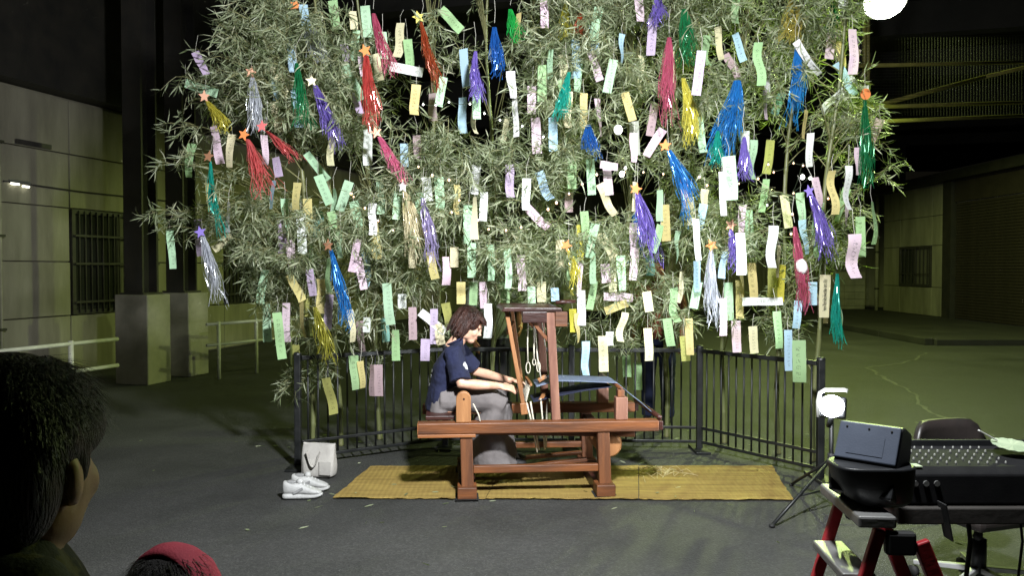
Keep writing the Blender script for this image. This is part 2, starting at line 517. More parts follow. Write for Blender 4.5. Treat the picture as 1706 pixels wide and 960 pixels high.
def mat_weave():
    m = pm('straw_mat', srgb(160, 136, 70), srgb(128, 104, 50), 3.0, 0.8, 0, stretch=(0.6, 6, 1), detail=6)
    nt = m.node_tree
    N, L = nt.nodes, nt.links
    tc = N.new('ShaderNodeTexCoord')
    w = N.new('ShaderNodeTexWave'); w.wave_type = 'BANDS'; w.bands_direction = 'Y'
    w.inputs['Scale'].default_value = 26; w.inputs['Distortion'].default_value = 1.2; w.inputs['Detail'].default_value = 2
    L.new(tc.outputs['Object'], w.inputs['Vector'])
    w2 = N.new('ShaderNodeTexWave'); w2.wave_type = 'BANDS'; w2.bands_direction = 'X'
    w2.inputs['Scale'].default_value = 9; w2.inputs['Distortion'].default_value = 0.4
    L.new(tc.outputs['Object'], w2.inputs['Vector'])
    ad = N.new('ShaderNodeMath'); ad.operation = 'ADD'
    L.new(w.outputs['Fac'], ad.inputs[0]); L.new(w2.outputs['Fac'], ad.inputs[1])
    bp = N.new('ShaderNodeBump'); bp.inputs['Strength'].default_value = 0.5; bp.inputs['Distance'].default_value = 0.004
    L.new(ad.outputs[0], bp.inputs['Height'])
    L.new(bp.outputs[0], N['Principled BSDF'].inputs['Normal'])
    return m
M['mat'] = mat_weave()

def speckle(m, scale=190.0, amt=0.75):
    """light and dark aggregate grains over a material's colour"""
    N, L = m.node_tree.nodes, m.node_tree.links
    b = N['Principled BSDF']
    src = b.inputs['Base Color'].links[0].from_socket
    tc = N.new('ShaderNodeTexCoord')
    v = N.new('ShaderNodeTexVoronoi'); v.inputs['Scale'].default_value = scale
    L.new(tc.outputs['Object'], v.inputs['Vector'])
    mr = N.new('ShaderNodeMapRange'); mr.inputs['To Min'].default_value = 1 - amt; mr.inputs['To Max'].default_value = 1 + amt * 1.6
    sp = N.new('ShaderNodeSeparateColor'); L.new(v.outputs['Color'], sp.inputs[0])
    pw = N.new('ShaderNodeMath'); pw.operation = 'POWER'; pw.inputs[1].default_value = 2.2
    L.new(sp.outputs[0], pw.inputs[0]); L.new(pw.outputs[0], mr.inputs['Value'])
    mx = N.new('ShaderNodeMix'); mx.data_type = 'RGBA'; mx.blend_type = 'MULTIPLY'; mx.inputs[0].default_value = 1.0
    L.new(src, mx.inputs[6]); L.new(mr.outputs[0], mx.inputs[7])
    L.new(mx.outputs[2], b.inputs['Base Color'])
speckle(M['asphalt'], 95.0, 0.22)

# ================================================================== THE SETTING
TH = R(15)
def cor(v, u, z=0):
    return Vector((u * math.sin(TH) + v * math.cos(TH), u * math.cos(TH) - v * math.sin(TH), z))

# ground
g = MB()
g.add([(-90, -60, 0), (90, -60, 0), (90, 120, 0), (-90, 120, 0)], [(0, 1, 2, 3)])
tag(g.build('ground', M['asphalt']), 'dark asphalt ground of the underpass', kind='structure')

def ribbon(pts, w, z, name, mat, label):
    mb = MB()
    vs, fs = [], []
    for i, p in enumerate(pts):
        a = pts[max(0, i - 1)]; b = pts[min(len(pts) - 1, i + 1)]
        d = (b - a); d.z = 0; d.normalize()
        n = Vector((-d.y, d.x, 0))
        ww = w * rnd.uniform(0.5, 1.3)
        vs += [Vector((p.x, p.y, z)) + n * ww / 2, Vector((p.x, p.y, z)) - n * ww / 2]
        if i: fs.append((2 * i - 2, 2 * i - 1, 2 * i + 1, 2 * i))
    mb.add(vs, fs)
    return tag(mb.build(name, mat), label, kind='structure')
def wander(pix, n=7):
    pts = [gnd(*p) for p in pix]
    out = []
    for a, b in zip(pts, pts[1:]):
        for k in range(n):
            t = k / n
            q = a.lerp(b, t)
            out.append(q + Vector((rnd.uniform(-1, 1), rnd.uniform(-1, 1), 0)) * 0.035 * (a - b).length)
    out.append(pts[-1])
    return out
ribbon(wander([(1542, 588), (1528, 600), (1446, 614), (1490, 640), (1522, 655), (1532, 675), (1556, 690), (1606, 708)]), 0.05, 0.004, 'ground_crack', M['sealant'], 'pale wandering sealed crack in the asphalt')
# far pavement with kerb, the shadow over it put into their colour
p = MB()
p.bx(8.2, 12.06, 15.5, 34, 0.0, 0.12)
pav = tag(p.build('pavement', M['shaded_asphalt'], bev=0.01), 'shaded pavement along the building with the shutter', kind='structure')
for k in range(9):
    MB().bx(8.02, 8.195, 15.6 + k * 2.0, 17.56 + k * 2.0, 0, 0.135).build('kerb_stone', M['shaded_asphalt'], pav, bev=0.012)

# deck overhead
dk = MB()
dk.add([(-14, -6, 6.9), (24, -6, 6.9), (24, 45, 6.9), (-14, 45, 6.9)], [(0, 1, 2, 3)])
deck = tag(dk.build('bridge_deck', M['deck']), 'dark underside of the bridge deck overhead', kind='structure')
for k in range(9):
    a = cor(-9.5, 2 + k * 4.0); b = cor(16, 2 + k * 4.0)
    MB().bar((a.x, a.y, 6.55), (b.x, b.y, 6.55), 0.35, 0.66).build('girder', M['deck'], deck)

# ---- left concrete building
lb = empty('concrete_building', cor(-9.0, 0), -TH)
tag(lb, 'long concrete panel building with barred windows behind the pillars', 'building')
MB().bx(-3.0, -0.06, 2.0, 40, 0.0, 6.8).build('wall', M['concrete'], lb)
zs = [0.02, 0.83, 1.59, 2.35, 3.11, 3.87]
us = [2.2 + 1.8 * k for k in range(17)]
me_cache = {}
for j in range(len(zs) - 1):
    for i in range(len(us) - 1):
        if j in (1, 2) and i in (4, 6, 9):
            continue
        h = zs[j + 1] - zs[j]
        key = (round(h, 3), (i * 7 + j * 3) % 3)
        if key not in me_cache:
            me_cache[key] = MB().bx(-0.055, 0.0, 0.008, 1.792, 0.008, h - 0.008).mesh('panel', M['concrete'])
        o = link('panel', me_cache[key], lb, 0.006)
        o.location = (rnd.uniform(-0.006, 0.006), us[i], zs[j])
MB().bx(-0.05, 0.30, 2.2, 31, 3.90, 6.8).build('dark_upper_band', M['dark_steel'], lb)  # added dark band, painted shade for the unlit top of the wall
for i in (4, 6, 9):
    u0 = us[i]
    w = MB()
    w.bx(-0.05, 0.03, u0 + 0.01, u0 + 1.79, 0.84, 0.90).bx(-0.05, 0.03, u0 + 0.01, u0 + 1.79, 2.28, 2.34)
    w.bx(-0.05, 0.03, u0 + 0.01, u0 + 0.07, 0.90, 2.28).bx(-0.05, 0.03, u0 + 1.73, u0 + 1.79, 0.90, 2.28)
    w.bx(-0.05, 0.015, u0 + 0.87, u0 + 0.93, 0.90, 2.28)
    win = w.build('window', M['window_frame'], lb)
    MB().bx(-0.05, -0.035, u0 + 0.07, u0 + 0.87, 0.9, 2.28).build('pane', M['dark_glass'], win)
    MB().bx(-0.05, -0.035, u0 + 0.93, u0 + 1.73, 0.9, 2.28).build('pane', M['pale_blind'], win)
    bar_me = MB().bx(0.04, 0.056, -0.008, 0.008, 0.86, 2.32).mesh('bar', M['window_frame'])
    for k in range(15):
        link('bar', bar_me, win).location = (0, u0 + 0.12 + k * 0.112, 0)
    for z in (1.0, 1.55, 1.95):
        MB().bx(0.058, 0.07, u0 + 0.03, u0 + 1.77, z, z + 0.03).build('cross_bar', M['window_frame'], win)
MB().bx(0.0, 0.05, 8.5, 9.05, 3.13, 3.19).build('vent', M['window_frame'], lb)
for u_ in (8.02, 8.22, 11.75):
    MB().tube([(0.05, u_, 0.02), (0.05, u_, 3.88)], 0.028 if u_ != 8.22 else 0.018, 8).build('wall_pipe', M['concrete2'], lb, smooth=True)
    for z_ in (0.7, 1.9, 3.1):
        MB().bx(0.008, 0.085, u_ - 0.05, u_ + 0.05, z_, z_ + 0.03).build('pipe_clip', M['dark_steel'], lb)
MB().tube([(0.03, 8.3, 2.62), (0.03, 9.6, 2.60), (0.03, 14.0, 2.64)], 0.010, 6).build('conduit', M['dark_steel'], lb, smooth=True)
# wall lamp (two small lit tubes)
wl = empty('wall_lamp', cor(-9.0, 8.55, 2.60), -TH)
tag(wl, 'pair of small lit lamps on the concrete wall above the railing', 'lamp')
MB().bx(0.008, 0.04, -0.16, 0.16, 0.02, 0.05).build('housing', M['aluminium'], wl)
MB().tube([(0.03, -0.14, 0.0), (0.03, -0.02, 0.0)], 0.014, 8).build('lamp_tube', M['wall_lamp_glow'], wl)
MB().tube([(0.03, 0.04, -0.02), (0.03, 0.14, -0.02)], 0.012, 8).build('lamp_tube', M['wall_lamp_glow'], wl)

# ---- pillars
def pillar(corner, label):
    o = empty('bridge_pillar', corner, -TH)
    tag(o, label, 'pillar', 'steel pillars on concrete plinths')
    MB().bx(-0.50, 0.0, 0.0, 0.44, 0.0, 1.16).build('plinth', M['concrete2'], o, bev=0.015)
    st = MB()
    st.bx(-0.40, -0.12, 0.06, 0.09, 1.16, 6.6).bx(-0.40, -0.12, 0.33, 0.36, 1.16, 6.6).bx(-0.275, -0.245, 0.09, 0.33, 1.16, 6.6)
    st.build('steel_column', M['dark_steel'], o)
    MB().bx(-0.44, -0.08, 0.03, 0.39, 1.161, 1.185).build('base_plate', M['dark_steel'], o)
    return o
pillar(gnd(247, 643), 'nearer steel pillar on a square concrete plinth by the pipe railing')
pillar(gnd(315, 629), 'farther steel pillar on a concrete plinth, beside the nearer one')

# ---- pipe railing
def railing(p0, p1, n, label):
    o = empty('pipe_railing', p0)
    tag(o, label, 'railing', 'pale pipe railings')
    d = p1 - p0
    for h in (0.75, 0.47):
        MB().tube([(0, 0, h), (d.x, d.y, h)], 0.021, 10).build('rail', M['rail_paint'], o, smooth=True)
    pm_ = MB().tube([(0, 0, 0), (0, 0, 0.78)], 0.026, 10).mesh('post', M['rail_paint'], True)
    for k in range(n):
        q = link('post', pm_, o)
        q.location = d * ((k + 0.3) / n)
def hz(px, py, h):
    return gnd(px, py, h)
a = hz(-60, 592, 0.75); b = hz(196, 565, 0.75)
railing(Vector((a.x, a.y, 0)), Vector((b.x, b.y, 0)), 2, 'pale pipe railing in front of the barred window')
a = hz(344, 541, 0.75); b = hz(520, 528, 0.75)
railing(Vector((a.x, a.y, 0)), Vector((b.x, b.y, 0)), 3, 'pale pipe railing beyond the two pillars, partly behind the bamboo')

# ---- right building: wall with window, pillar, shutter
rb = empty('roadside_building', (12.1, 19.0, 0.0))
tag(rb, 'low pale building with a barred window and a wide dark shutter', 'building')
MB().bx(0.06, 5.0, -3.5, 7.2, 0.0, 3.9).build('wall', M['concrete'], rb)
MB().bx(-0.25, 5.1, -3.5, 7.3, 3.9, 4.15).build('roof', M['dark_steel'], rb)
rows = [0.12, 0.95, 2.15, 3.0, 3.88]
cols = [3.45, 4.2, 6.1, 7.2]
for j in range(4):
    for i in range(3):
        if j == 1 and i == 1: continue
        MB().bx(0.0, 0.055, cols[i] + 0.008, cols[i + 1] - 0.008, rows[j] + 0.008, rows[j + 1] - 0.008).build('panel', M['concrete'], rb, bev=0.006)
w = MB()
w.bx(-0.04, 0.05, 4.22, 6.08, 0.96, 1.03).bx(-0.04, 0.05, 4.22, 6.08, 2.08, 2.14).bx(-0.04, 0.05, 4.22, 4.29, 1.03, 2.08).bx(-0.04, 0.05, 6.01, 6.08, 1.03, 2.08).bx(-0.03, 0.05, 5.11, 5.19, 1.03, 2.08)
win = w.build('window', M['window_frame'], rb)
MB().bx(0.03, 0.045, 4.29, 5.11, 1.03, 2.08).build('pane', M['pale_blind'], win)
MB().bx(0.03, 0.045, 5.19, 6.01, 1.03, 2.08).build('pane', M['dark_glass'], win)
for k in range(8):
    MB().bx(-0.045, -0.03, 4.38 + k * 0.22, 4.40 + k * 0.22, 0.98, 2.12).build('bar', M['window_frame'], win)
MB().bx(-0.06, -0.046, 4.25, 6.05, 1.32, 1.345).build('cross_bar', M['window_frame'], win)
MB().bx(-0.12, 0.05, 3.0, 3.42, 0.0, 3.88).build('pillar', M['dark_steel'], rb)
sl = MB().bx(0.0, 0.05, -3.4, 2.96, 0.0, 0.068).mesh('slat', M['shutter'])
sh = MB().bx(-0.03, 0.055, -3.45, 2.98, 3.3, 3.88).build('shutter', M['shutter'], rb)
for k in range(42):
    link('slat', sl, sh, 0.012).location = (0, 0, 0.13 + k * 0.075)
# drain pipe and low wall at the end of the right building
dp = empty('drain_pipe', (11.95, 26.35, 0))
tag(dp, 'grey drain pipe at the end of the pale building', 'pipe')
MB().tube([(0, 0, 0), (0, 0, 3.8)], 0.055, 10).build('pipe', M['concrete2'], dp, smooth=True)
for z in (0.8, 2.0, 3.2):
    MB().tube([(0, 0, z), (0, 0, z + 0.06)], 0.07, 10).build('clamp', M['dark_steel'], dp)
lw = empty('low_wall', (11.25, 27.2, 0))
tag(lw, 'low pale block wall beyond the pale building', 'wall')
for j in range(6):
    for i in range(4):
        MB().bx(-0.68 + i * 0.345, -0.34 + i * 0.345, 0, 0.15, j * 0.23 + 0.002, j * 0.23 + 0.224).build('block', M['concrete2'], lw, bev=0.006)
# ---- far wall closing the underpass
fw = empty('far_wall', (4, 31, 0))
tag(fw, 'ribbed khaki wall far behind the bamboo', 'wall')
MB().bx(-15, 11, 0.05, 0.4, 0, 6.8).build('wall', M['concrete'], fw)
rib = MB().bx(-0.04, 0.04, 0, 0.05, 0.3, 4.4).mesh('rib', M['concrete2'])
for k in range(60):
    link('rib', rib, fw).location = (-13.5 + k * 0.4, 0, 0)
MB().bx(-15, 11, -0.25, 0.04, 4.4, 6.8).build('dark_upper_band', M['dark_steel'], fw)
# container in the middle distance
ct = empty('steel_container', (3.0, 22.0, 0))
tag(ct, 'khaki box container standing far behind the fence', 'container')
MB().bx(-1.6, 0.5, 0, 2.2, 0.32, 2.0).build('body', M['concrete2'], ct, bev=0.02)
for k in range(14):
    MB().bx(-1.52 + k * 0.146, -1.45 + k * 0.146, -0.02, 0.0, 0.42, 1.9).build('rib', M['concrete2'], ct)
for x in (-1.4, 0.3):
    for y in (0.2, 2.0):
        MB().bx(x - 0.12, x + 0.12, y - 0.12, y + 0.12, 0, 0.32).build('foot', M['dark_steel'], ct)

# ---- yellow guard frame with wire mesh beside the floodlight
gf = empty('mesh_guard', (0, 0, 0))
tag(gf, 'yellow pipe guard frame with wire mesh below the floodlight', 'guard frame')
Yg = 10.4
def G(px, py): return at(px, py, Yg + (px - 1440) * 0.010)
for nm, a, b in (('pipe', (1395, 110), (1720, 103)), ('pipe', (1395, 180), (1720, 170)), ('pipe', (1440, -40), (1440, 196)), ('brace', (1452, 178), (1640, 128)), ('pipe', (1395, 205), (1720, 192)), ('pipe', (1446, -40), (1446, 196)), ('brace', (1640, 128), (1800, 90))):
    MB().tube([G(*a), G(*b)], 0.026 if nm == 'pipe' else 0.03, 8).build(nm, M['yellow_paint'], gf, smooth=True)
wm = MB()
for k in range(64):
    x = 1400 + k * 5
    wm.tube([G(x, 60) + Vector((0, 0.04, 0)), G(x, 192) + Vector((0, 0.04, 0))], 0.0024, 3, False)
for k in range(26):
    y = 62 + k * 5
    wm.tube([G(1400, y) + Vector((0, 0.04, 0)), G(1720, y - 5) + Vector((0, 0.04, 0))], 0.0024, 3, False)
tag(wm.build('wire_mesh', M['wire'], gf), kind='stuff')
for px in (1440, 1720):
    q = G(px, 205)
    MB().bar((q.x, q.y + 0.08, q.z), (q.x, q.y + 0.08, 6.8), 0.07, 0.07).build('hanger', M['dark_steel'], gf)

# ---- floodlights
def floodlight(loc, s, label):
    o = empty('floodlight', loc)
    tag(o, label, 'lamp', 'floodlights under the deck')
    T = rot('X', R(-32)) @ rot('Y', R(6))
    MB().lathe([(0.05, 0.34), (0.09, 0.30), (0.12, 0.16), (0.24 * s, 0.0), (0.25 * s, -0.02), (0.235 * s, -0.02), (0.11, 0.15)], 28, (0, 0, 0), T).build('hood', M['aluminium'], o, smooth=True)
    MB().ell(T @ Vector((0, 0, -0.02)), (0.225 * s, 0.225 * s, 0.10), T, 24, 12).build('lens', M['lamp_glow'], o, smooth=True)
    MB().tube([T @ Vector((0, 0, 0.33)), T @ Vector((0, 0, 0.42)), (0, 0.0, 0.6), (0, 0, 6.85 - loc[2])], 0.025, 8).build('stem', M['dark_steel'], o, smooth=True)
    return o
floodlight(LAMP_A, 0.85, 'round glaring floodlight above the yellow mesh guard')
floodlight(LAMP_B, 0.7, 'bright floodlight farther back, glinting through the top bamboo leaves')

# ================================================================== FENCE
fence_pts = [gnd(497, 779), gnd(742, 746), gnd(1165, 751), gnd(1366, 799)]
fence_pts = [Vector((p.x, p.y, 0)) for p in fence_pts]
mid = fence_pts[1].lerp(fence_pts[2], 0.5)
chain = [fence_pts[0], fence_pts[1], mid, fence_pts[2], fence_pts[3]]
fe = empty('metal_fence', fence_pts[0])
tag(fe, 'black metal picket fence folded around the bamboo stalks', 'fence')
bar_me = MB().tube([(0, 0, 0.09), (0, 0, 0.815)], 0.0075, 8).mesh('bar', M['fence'], True)
for i in range(4):
    a = chain[i] - fence_pts[0]; b = chain[i + 1] - fence_pts[0]
    d = (b - a); L = d.length; d.normalize()
    a2 = a + d * 0.03; b2 = b - d * 0.03
    for z, nm in ((0.825, 'top_rail'), (0.19, 'lower_rail'), (0.075, 'bottom_rail')):
        s = 0.034 if nm == 'top_rail' else 0.024
        MB().bar(a2 + Vector((0, 0, z)), b2 + Vector((0, 0, z)), s, s).build(nm, M['fence'], fe, bev=0.004)
    n = int(L / 0.074)
    for k in range(1, n):
        o = link('bar', bar_me, fe)
        o.location = a + d * (L * k / n)
        o.rotation_euler = (0, 0, rnd.uniform(0, 6))
for i, p in enumerate(chain):
    q = p - fence_pts[0]
    MB().bx(q.x - 0.024, q.x + 0.024, q.y - 0.024, q.y + 0.024, 0.0, 0.86).build('post', M['fence'], fe, bev=0.005)
    MB().lathe([(0.0, 0.872), (0.02, 0.87), (0.03, 0.862), (0.031, 0.85)], 12, (q.x, q.y, 0)).build('post_cap', M['fence'], fe, smooth=True)
    MB().bx(q.x - 0.06, q.x + 0.06, q.y - 0.16, q.y + 0.16, 0.001, 0.02).build('foot', M['fence'], fe, bev=0.004)
# string of small clips where stalks are tied
for px, py in ((1002 - 395, 602), (720, 597)):
    pass

# ================================================================== STRAW MAT
c0 = gnd(555, 833); c1 = gnd(1322, 836); c2 = gnd(1287, 779); c3 = gnd(618, 780)
sm = empty('straw_mat', c0)
tag(sm, 'yellow woven straw mat under the wooden loom', 'mat')
NS = 3
for s in range(NS):
    mb = MB()
    nu, nv = 28, 16
    vs, fs = [], []
    for lay in (0, 1):
        for j in range(nv + 1):
            for i in range(nu + 1):
                t = (s + (i / nu) * 0.995) / NS
                a = c0.lerp(c1, t); b = c3.lerp(c2, t)
                p = a.lerp(b, j / nv) - c0
                if j in (0, nv) or (s == 0 and i == 0) or (s == NS - 1 and i == nu):
                    p += Vector((rnd.uniform(-1, 1), rnd.uniform(-1, 1), 0)) * 0.006
                edge = max(0, 1 - 9 * min(i, nu - i) / nu) * 0.5 + max(0, 1 - 9 * min(j, nv - j) / nv)
                zz = 0.006 + 0.004 * (1 + noise.noise(Vector((p.x * 3, p.y * 3, s)))) + 0.006 * edge * max(0, noise.noise(Vector((p.x * 5, p.y * 5, 3 + s))))
                p.z = zz + (0.004 if lay else 0.0)
                vs.append(p)
    o2 = (nu + 1) * (nv + 1)
    for j in range(nv):
        for i in range(nu):
            q = j * (nu + 1) + i
            fs.append((o2 + q, o2 + q + 1, o2 + q + nu + 2, o2 + q + nu + 1))
            fs.append((q, q + nu + 1, q + nu + 2, q + 1))
    rim = [j * (nu + 1) for j in range(nv, -1, -1)] + list(range(1, nu + 1)) + [j * (nu + 1) + nu for j in range(1, nv + 1)] + [nv * (nu + 1) + i for i in range(nu - 1, 0, -1)]
    for k in range(len(rim)):
        a, b = rim[k], rim[(k + 1) % len(rim)]
        fs.append((a, b, b + o2, a + o2))
    mb.add(vs, fs)
    mb.build('mat_section', M['mat'], sm, smooth=False)
sb = MB()
for k in range(34):
    c = gnd(rnd.gauss(1098, 24), rnd.gauss(792, 5))
    a = rnd.uniform(0, PI); l = rnd.uniform(0.03, 0.09)
    d = Vector((math.cos(a), math.sin(a), 0)) * l
    sb.tube([c - d + Vector((0, 0, 0.020)), c + Vector((0, 0, 0.032 + rnd.uniform(0, 0.02))), c + d + Vector((0, 0, 0.022))], 0.0022, 3, False)
tag(sb.build('straw_scraps', M['straw_bits']), 'loose straw scraps lying on the mat', kind='stuff')

# ================================================================== LOOM
lo = gnd(778, 829)
lm = empty('wooden_loom', (lo.x, lo.y, 0), R(4))
tag(lm, 'old reddish wooden floor loom with blue warp standing on the mat', 'loom')
W = M
BK = 0.68
for yy, nm in ((-0.03, 'front'), (BK, 'back')):
    MB().bx(-0.315, 1.255, yy - 0.05, yy + 0.05, 0.432, 0.502).build('side_rail', W['wood_red'], lm, bev=0.006)
    MB().bx(1.257, 1.285, yy - 0.042, yy + 0.042, 0.438, 0.498).build('rail_end', W['wood_dark'], lm, bev=0.006)
MB().bx(-0.317, 0.055, -0.083, 0.02, 0.409, 0.4305).build('rail_block', W['wood_light_h'], lm, bev=0.004)
MB().bx(-0.318, -0.312, -0.082, 0.022, 0.433, 0.5).build('rail_end', W['wood_light_h'], lm)
for x in (0.0, 0.90):
    MB().bar((x, -0.10, 0.052), (x, BK + 0.1, 0.052), 0.115, 0.07).build('foot_runner', W['wood_dark'], lm, bev=0.006)
    for yy in (-0.03, BK):
        MB().bar((x - 0.006 if x < .5 else x - .01, yy, 0.432), (x + 0.004, yy, 0.0865), 0.08, 0.075, (0, 1, 0)).build('leg', W['wood_red_v'], lm, bev=0.006)
        MB().bx(x - 0.075, x + 0.075, yy - 0.085, yy + 0.07, 0.0125, 0.0165).build('foot_pad', W['rubber'], lm)
        MB().bx(x - 0.062, x + 0.062, yy - 0.085, yy + 0.055, 0.0168, 0.092).build('foot_block', W['wood_red'], lm, bev=0.006)
    MB().bx(x - 0.03, x + 0.03, 0.01, BK - 0.04, 0.36, 0.42).build('cross_rail', W['wood_dark'], lm, bev=0.004)
MB().bx(0.042, 0.86, -0.05, -0.01, 0.168, 0.216).build('stretcher', W['wood_red'], lm, bev=0.005)
MB().bx(0.042, 0.86, BK - 0.02, BK + 0.02, 0.168, 0.21).build('stretcher', W['wood_red'], lm, bev=0.005)
# brackets with rounded tops on the front and back rails
def rounded(w, h, n=8):
    r = w / 2
    return [(-r, 0), (r, 0)] + [(r * math.cos(a), h - r + r * math.sin(a)) for a in [PI * k / n for k in range(n + 1)]]
for yy in (-0.035, BK):
    MB().prism(rounded(0.096, 0.20), 0.05, None, (-0.022, yy, 0.503)).build('bracket', W['wood_light'], lm, bev=0.005, fix=True)
    MB().tube([(-0.02, yy - 0.028, 0.655), (-0.02, yy + 0.028, 0.655)], 0.007, 8).build('peg', W['wood_dark'], lm)
MB().tube([(0.04, -0.03, 0.62), (0.075, -0.035, 0.55), (0.085, -0.05, 0.508)], 0.005, 6).build('cord', W['cord'], lm, smooth=True)
# seat board
MB().bx(-0.27, -0.075, 0.03, BK - 0.06, 0.503, 0.53).build('seat_board', W['wood_dark'], lm, bev=0.004)
# warp posts
for yy in (-0.01, BK - 0.02):
    MB().bx(0.975, 1.055, yy - 0.035, yy + 0.035, 0.503, 0.652).build('warp_post', W['wood_pink'], lm, bev=0.005)
    MB().bx(0.99, 1.035, yy - 0.022, yy + 0.022, 0.6525, 0.70).build('post_tenon', W['wood_red_v'], lm, bev=0.004)
MB().tube([(1.012, -0.03, 0.708), (1.012, BK, 0.708)], 0.012, 10).build('warp_rod', W['wood_red'], lm, smooth=True)
# cloth
def sheet(path, y0, y1, name, mat, th=0.004, ny=6):
    mb = MB()
    vs, fs = [], []
    for lay in (0, -th):
        for (x, z) in path:
            for k in range(ny + 1):
                vs.append((x, y0 + (y1 - y0) * k / ny, z + lay + 0.002 * math.sin(k * 2.1 + x * 9)))
    n, m = len(path), ny + 1
    o2 = n * m
    for i in range(n - 1):
        for k in range(ny):
            q = i * m + k
            fs.append((q, q + m, q + m + 1, q + 1))
            fs.append((o2 + q, o2 + q + 1, o2 + q + m + 1, o2 + q + m))
    for i in range(n - 1):
        fs.append((i * m, o2 + i * m, o2 + (i + 1) * m, (i + 1) * m))
        fs.append((i * m + ny, (i + 1) * m + ny, o2 + (i + 1) * m + ny, o2 + i * m + ny))
    mb.add(vs, fs)
    return mb.build(name, mat, lm, smooth=True)
wp = [(0.47, 0.705), (0.60, 0.742), (0.75, 0.736), (0.9, 0.728), (1.0, 0.7245), (1.015, 0.7235), (1.03, 0.716), (1.10, 0.655), (1.19, 0.585), (1.268, 0.515)]
sheet(wp, 0.13, 0.45, 'warp_sheet', W['warp'])
sheet([(0.45, 0.60), (0.6, 0.635), (0.8, 0.67), (0.985, 0.695)], 0.14, 0.44, 'lower_warp', W['warp_dark'])
MB().tube([(1.27, -0.03, 0.515), (1.27, BK, 0.515)], 0.016, 12).build('warp_beam', W['wood_dark'], lm, smooth=True)
# uprights, top board
for yy in (0.0, BK - 0.03):
    MB().bar((0.585, yy, 0.503), (0.545, yy, 1.213), 0.056, 0.05, (0, 1, 0)).build('upright', W['wood_pink'], lm, bev=0.004)
    MB().bar((0.565, yy + 0.004, 0.985), (0.40, yy + 0.004, 1.185), 0.022, 0.024, (0, 1, 0)).build('brace', W['wood_red'], lm, bev=0.003)
MB().prism([(0.225, 0), (0.62, 0), (0.62, 0.024), (0.24, 0.028)], 0.70, None, (0, 0.31, 1.217)).build('top_board', W['wood_dark'], lm, bev=0.006, fix=True)
MB().bx(0.36, 0.52, -0.045, 0.02, 1.145, 1.216).build('apron', W['wood_dark'], lm, bev=0.004)
MB().bx(0.575, 0.655, -0.042, 0.022, 1.12, 1.2155).build('apron', W['wood_red'], lm, bev=0.004)
MB().tube([(0.62, 0.30, 1.262), (0.76, 0.33, 1.27)], 0.014, 8).build('top_peg', W['wood_dark'], lm, smooth=True)
# beater
ba = [((0.262, 0.04, 1.215), (0.372, 0.04, 0.60)), ((0.335, 0.56, 1.19), (0.41, 0.56, 0.62))]
for a, b in ba:
    MB().bar(a, b, 0.027, 0.03, (0, 1, 0)).build('beater_arm', W['wood_light'], lm, bev=0.004)
    MB().bar((b[0] - 0.002, b[1], b[2] + 0.01), (b[0] + 0.008, b[1], b[2] - 0.065), 0.044, 0.045, (0, 1, 0)).build('beater_block', W['wood_light'], lm, bev=0.004)
MB().bar((0.275, 0.056, 1.08), (0.345, 0.545, 1.10), 0.02, 0.035).build('beater_tie', W['wood_red'], lm, bev=0.003)
MB().bar((0.358, 0.056, 0.70), (0.402, 0.545, 0.70), 0.02, 0.03).build('reed_cap', W['wood_light'], lm, bev=0.003)
MB().bar((0.372, 0.056, 0.60), (0.41, 0.545, 0.60), 0.025, 0.035).build('reed_sill', W['wood_dark'], lm, bev=0.003)
rd = MB()
for k in range(60):
    t = (k + 0.5) / 60
    y = 0.06 + 0.48 * t
    rd.bar((0.363 + 0.042 * t, y, 0.615), (0.361 + 0.042 * t, y, 0.688), 0.004, 0.0035)
tag(rd.build('reed', W['wood_dark'], lm), kind='stuff')
# cords hanging from the board, with loops
def cord(pts, r=0.0042):
    MB().tube(pts, r, 6).build('cord', W['cord'], lm, smooth=True)
cord([(0.41, 0.12, 1.19), (0.408, 0.12, 0.98), (0.41, 0.12, 0.87)])
loop = [(0.412 + 0.014 * math.sin(t), 0.12, 0.832 - 0.038 * math.cos(t)) for t in [2 * PI * k / 14 for k in range(15)]]
cord(loop, 0.0034)
cord([(0.452, 0.16, 1.19), (0.455, 0.16, 0.95), (0.456, 0.16, 0.885)], 0.005)
cord([(0.456 + 0.011 * math.sin(t), 0.16, 0.865 - 0.022 * math.cos(t)) for t in [2 * PI * k / 10 for k in range(11)]], 0.0034)
cord([(0.457, 0.18, 1.16), (0.48, 0.18, 0.90), (0.505, 0.18, 0.745)], 0.0052)
cord([(0.488 + 0.012 * math.sin(t), 0.18, 0.83 - 0.035 * math.cos(t)) for t in [2 * PI * k / 10 for k in range(11)]], 0.0034)
cord([(0.51, 0.2, 1.15), (0.535, 0.2, 0.97)], 0.004)
MB().bar((0.485, 0.18, 0.735), (0.54, 0.2, 0.765), 0.02, 0.028).build('heddle_stick', W['wood_light'], lm, bev=0.003)
hd = MB()
for k in range(46):
    y = 0.13 + 0.32 * k / 45
    hd.tube([(0.425 + rnd.uniform(-.004, .004), y, 0.715), (0.415 + rnd.uniform(-.004, .004), y, 0.665), (0.40, y, 0.60)], 0.0026, 3, False)
tag(hd.build('heddle_threads', W['cord'], lm), kind='stuff')
MB().bar((0.43, 0.10, 0.72), (0.43, 0.48, 0.72), 0.016, 0.016).build('heddle_bar', W['wood_light'], lm)
for pts in ([(0.40, 0.10, 0.60), (0.425, 0.09, 0.50), (0.47, 0.08, 0.27)], [(0.43, 0.14, 0.6), (0.445, 0.13, 0.5), (0.485, 0.1, 0.28)], [(0.50, 0.15, 0.62), (0.51, 0.14, 0.50), (0.525, 0.12, 0.28)], [(0.55, 0.2, 0.60), (0.545, 0.18, 0.5), (0.535, 0.14, 0.29)]):
    cord(pts, 0.0058)
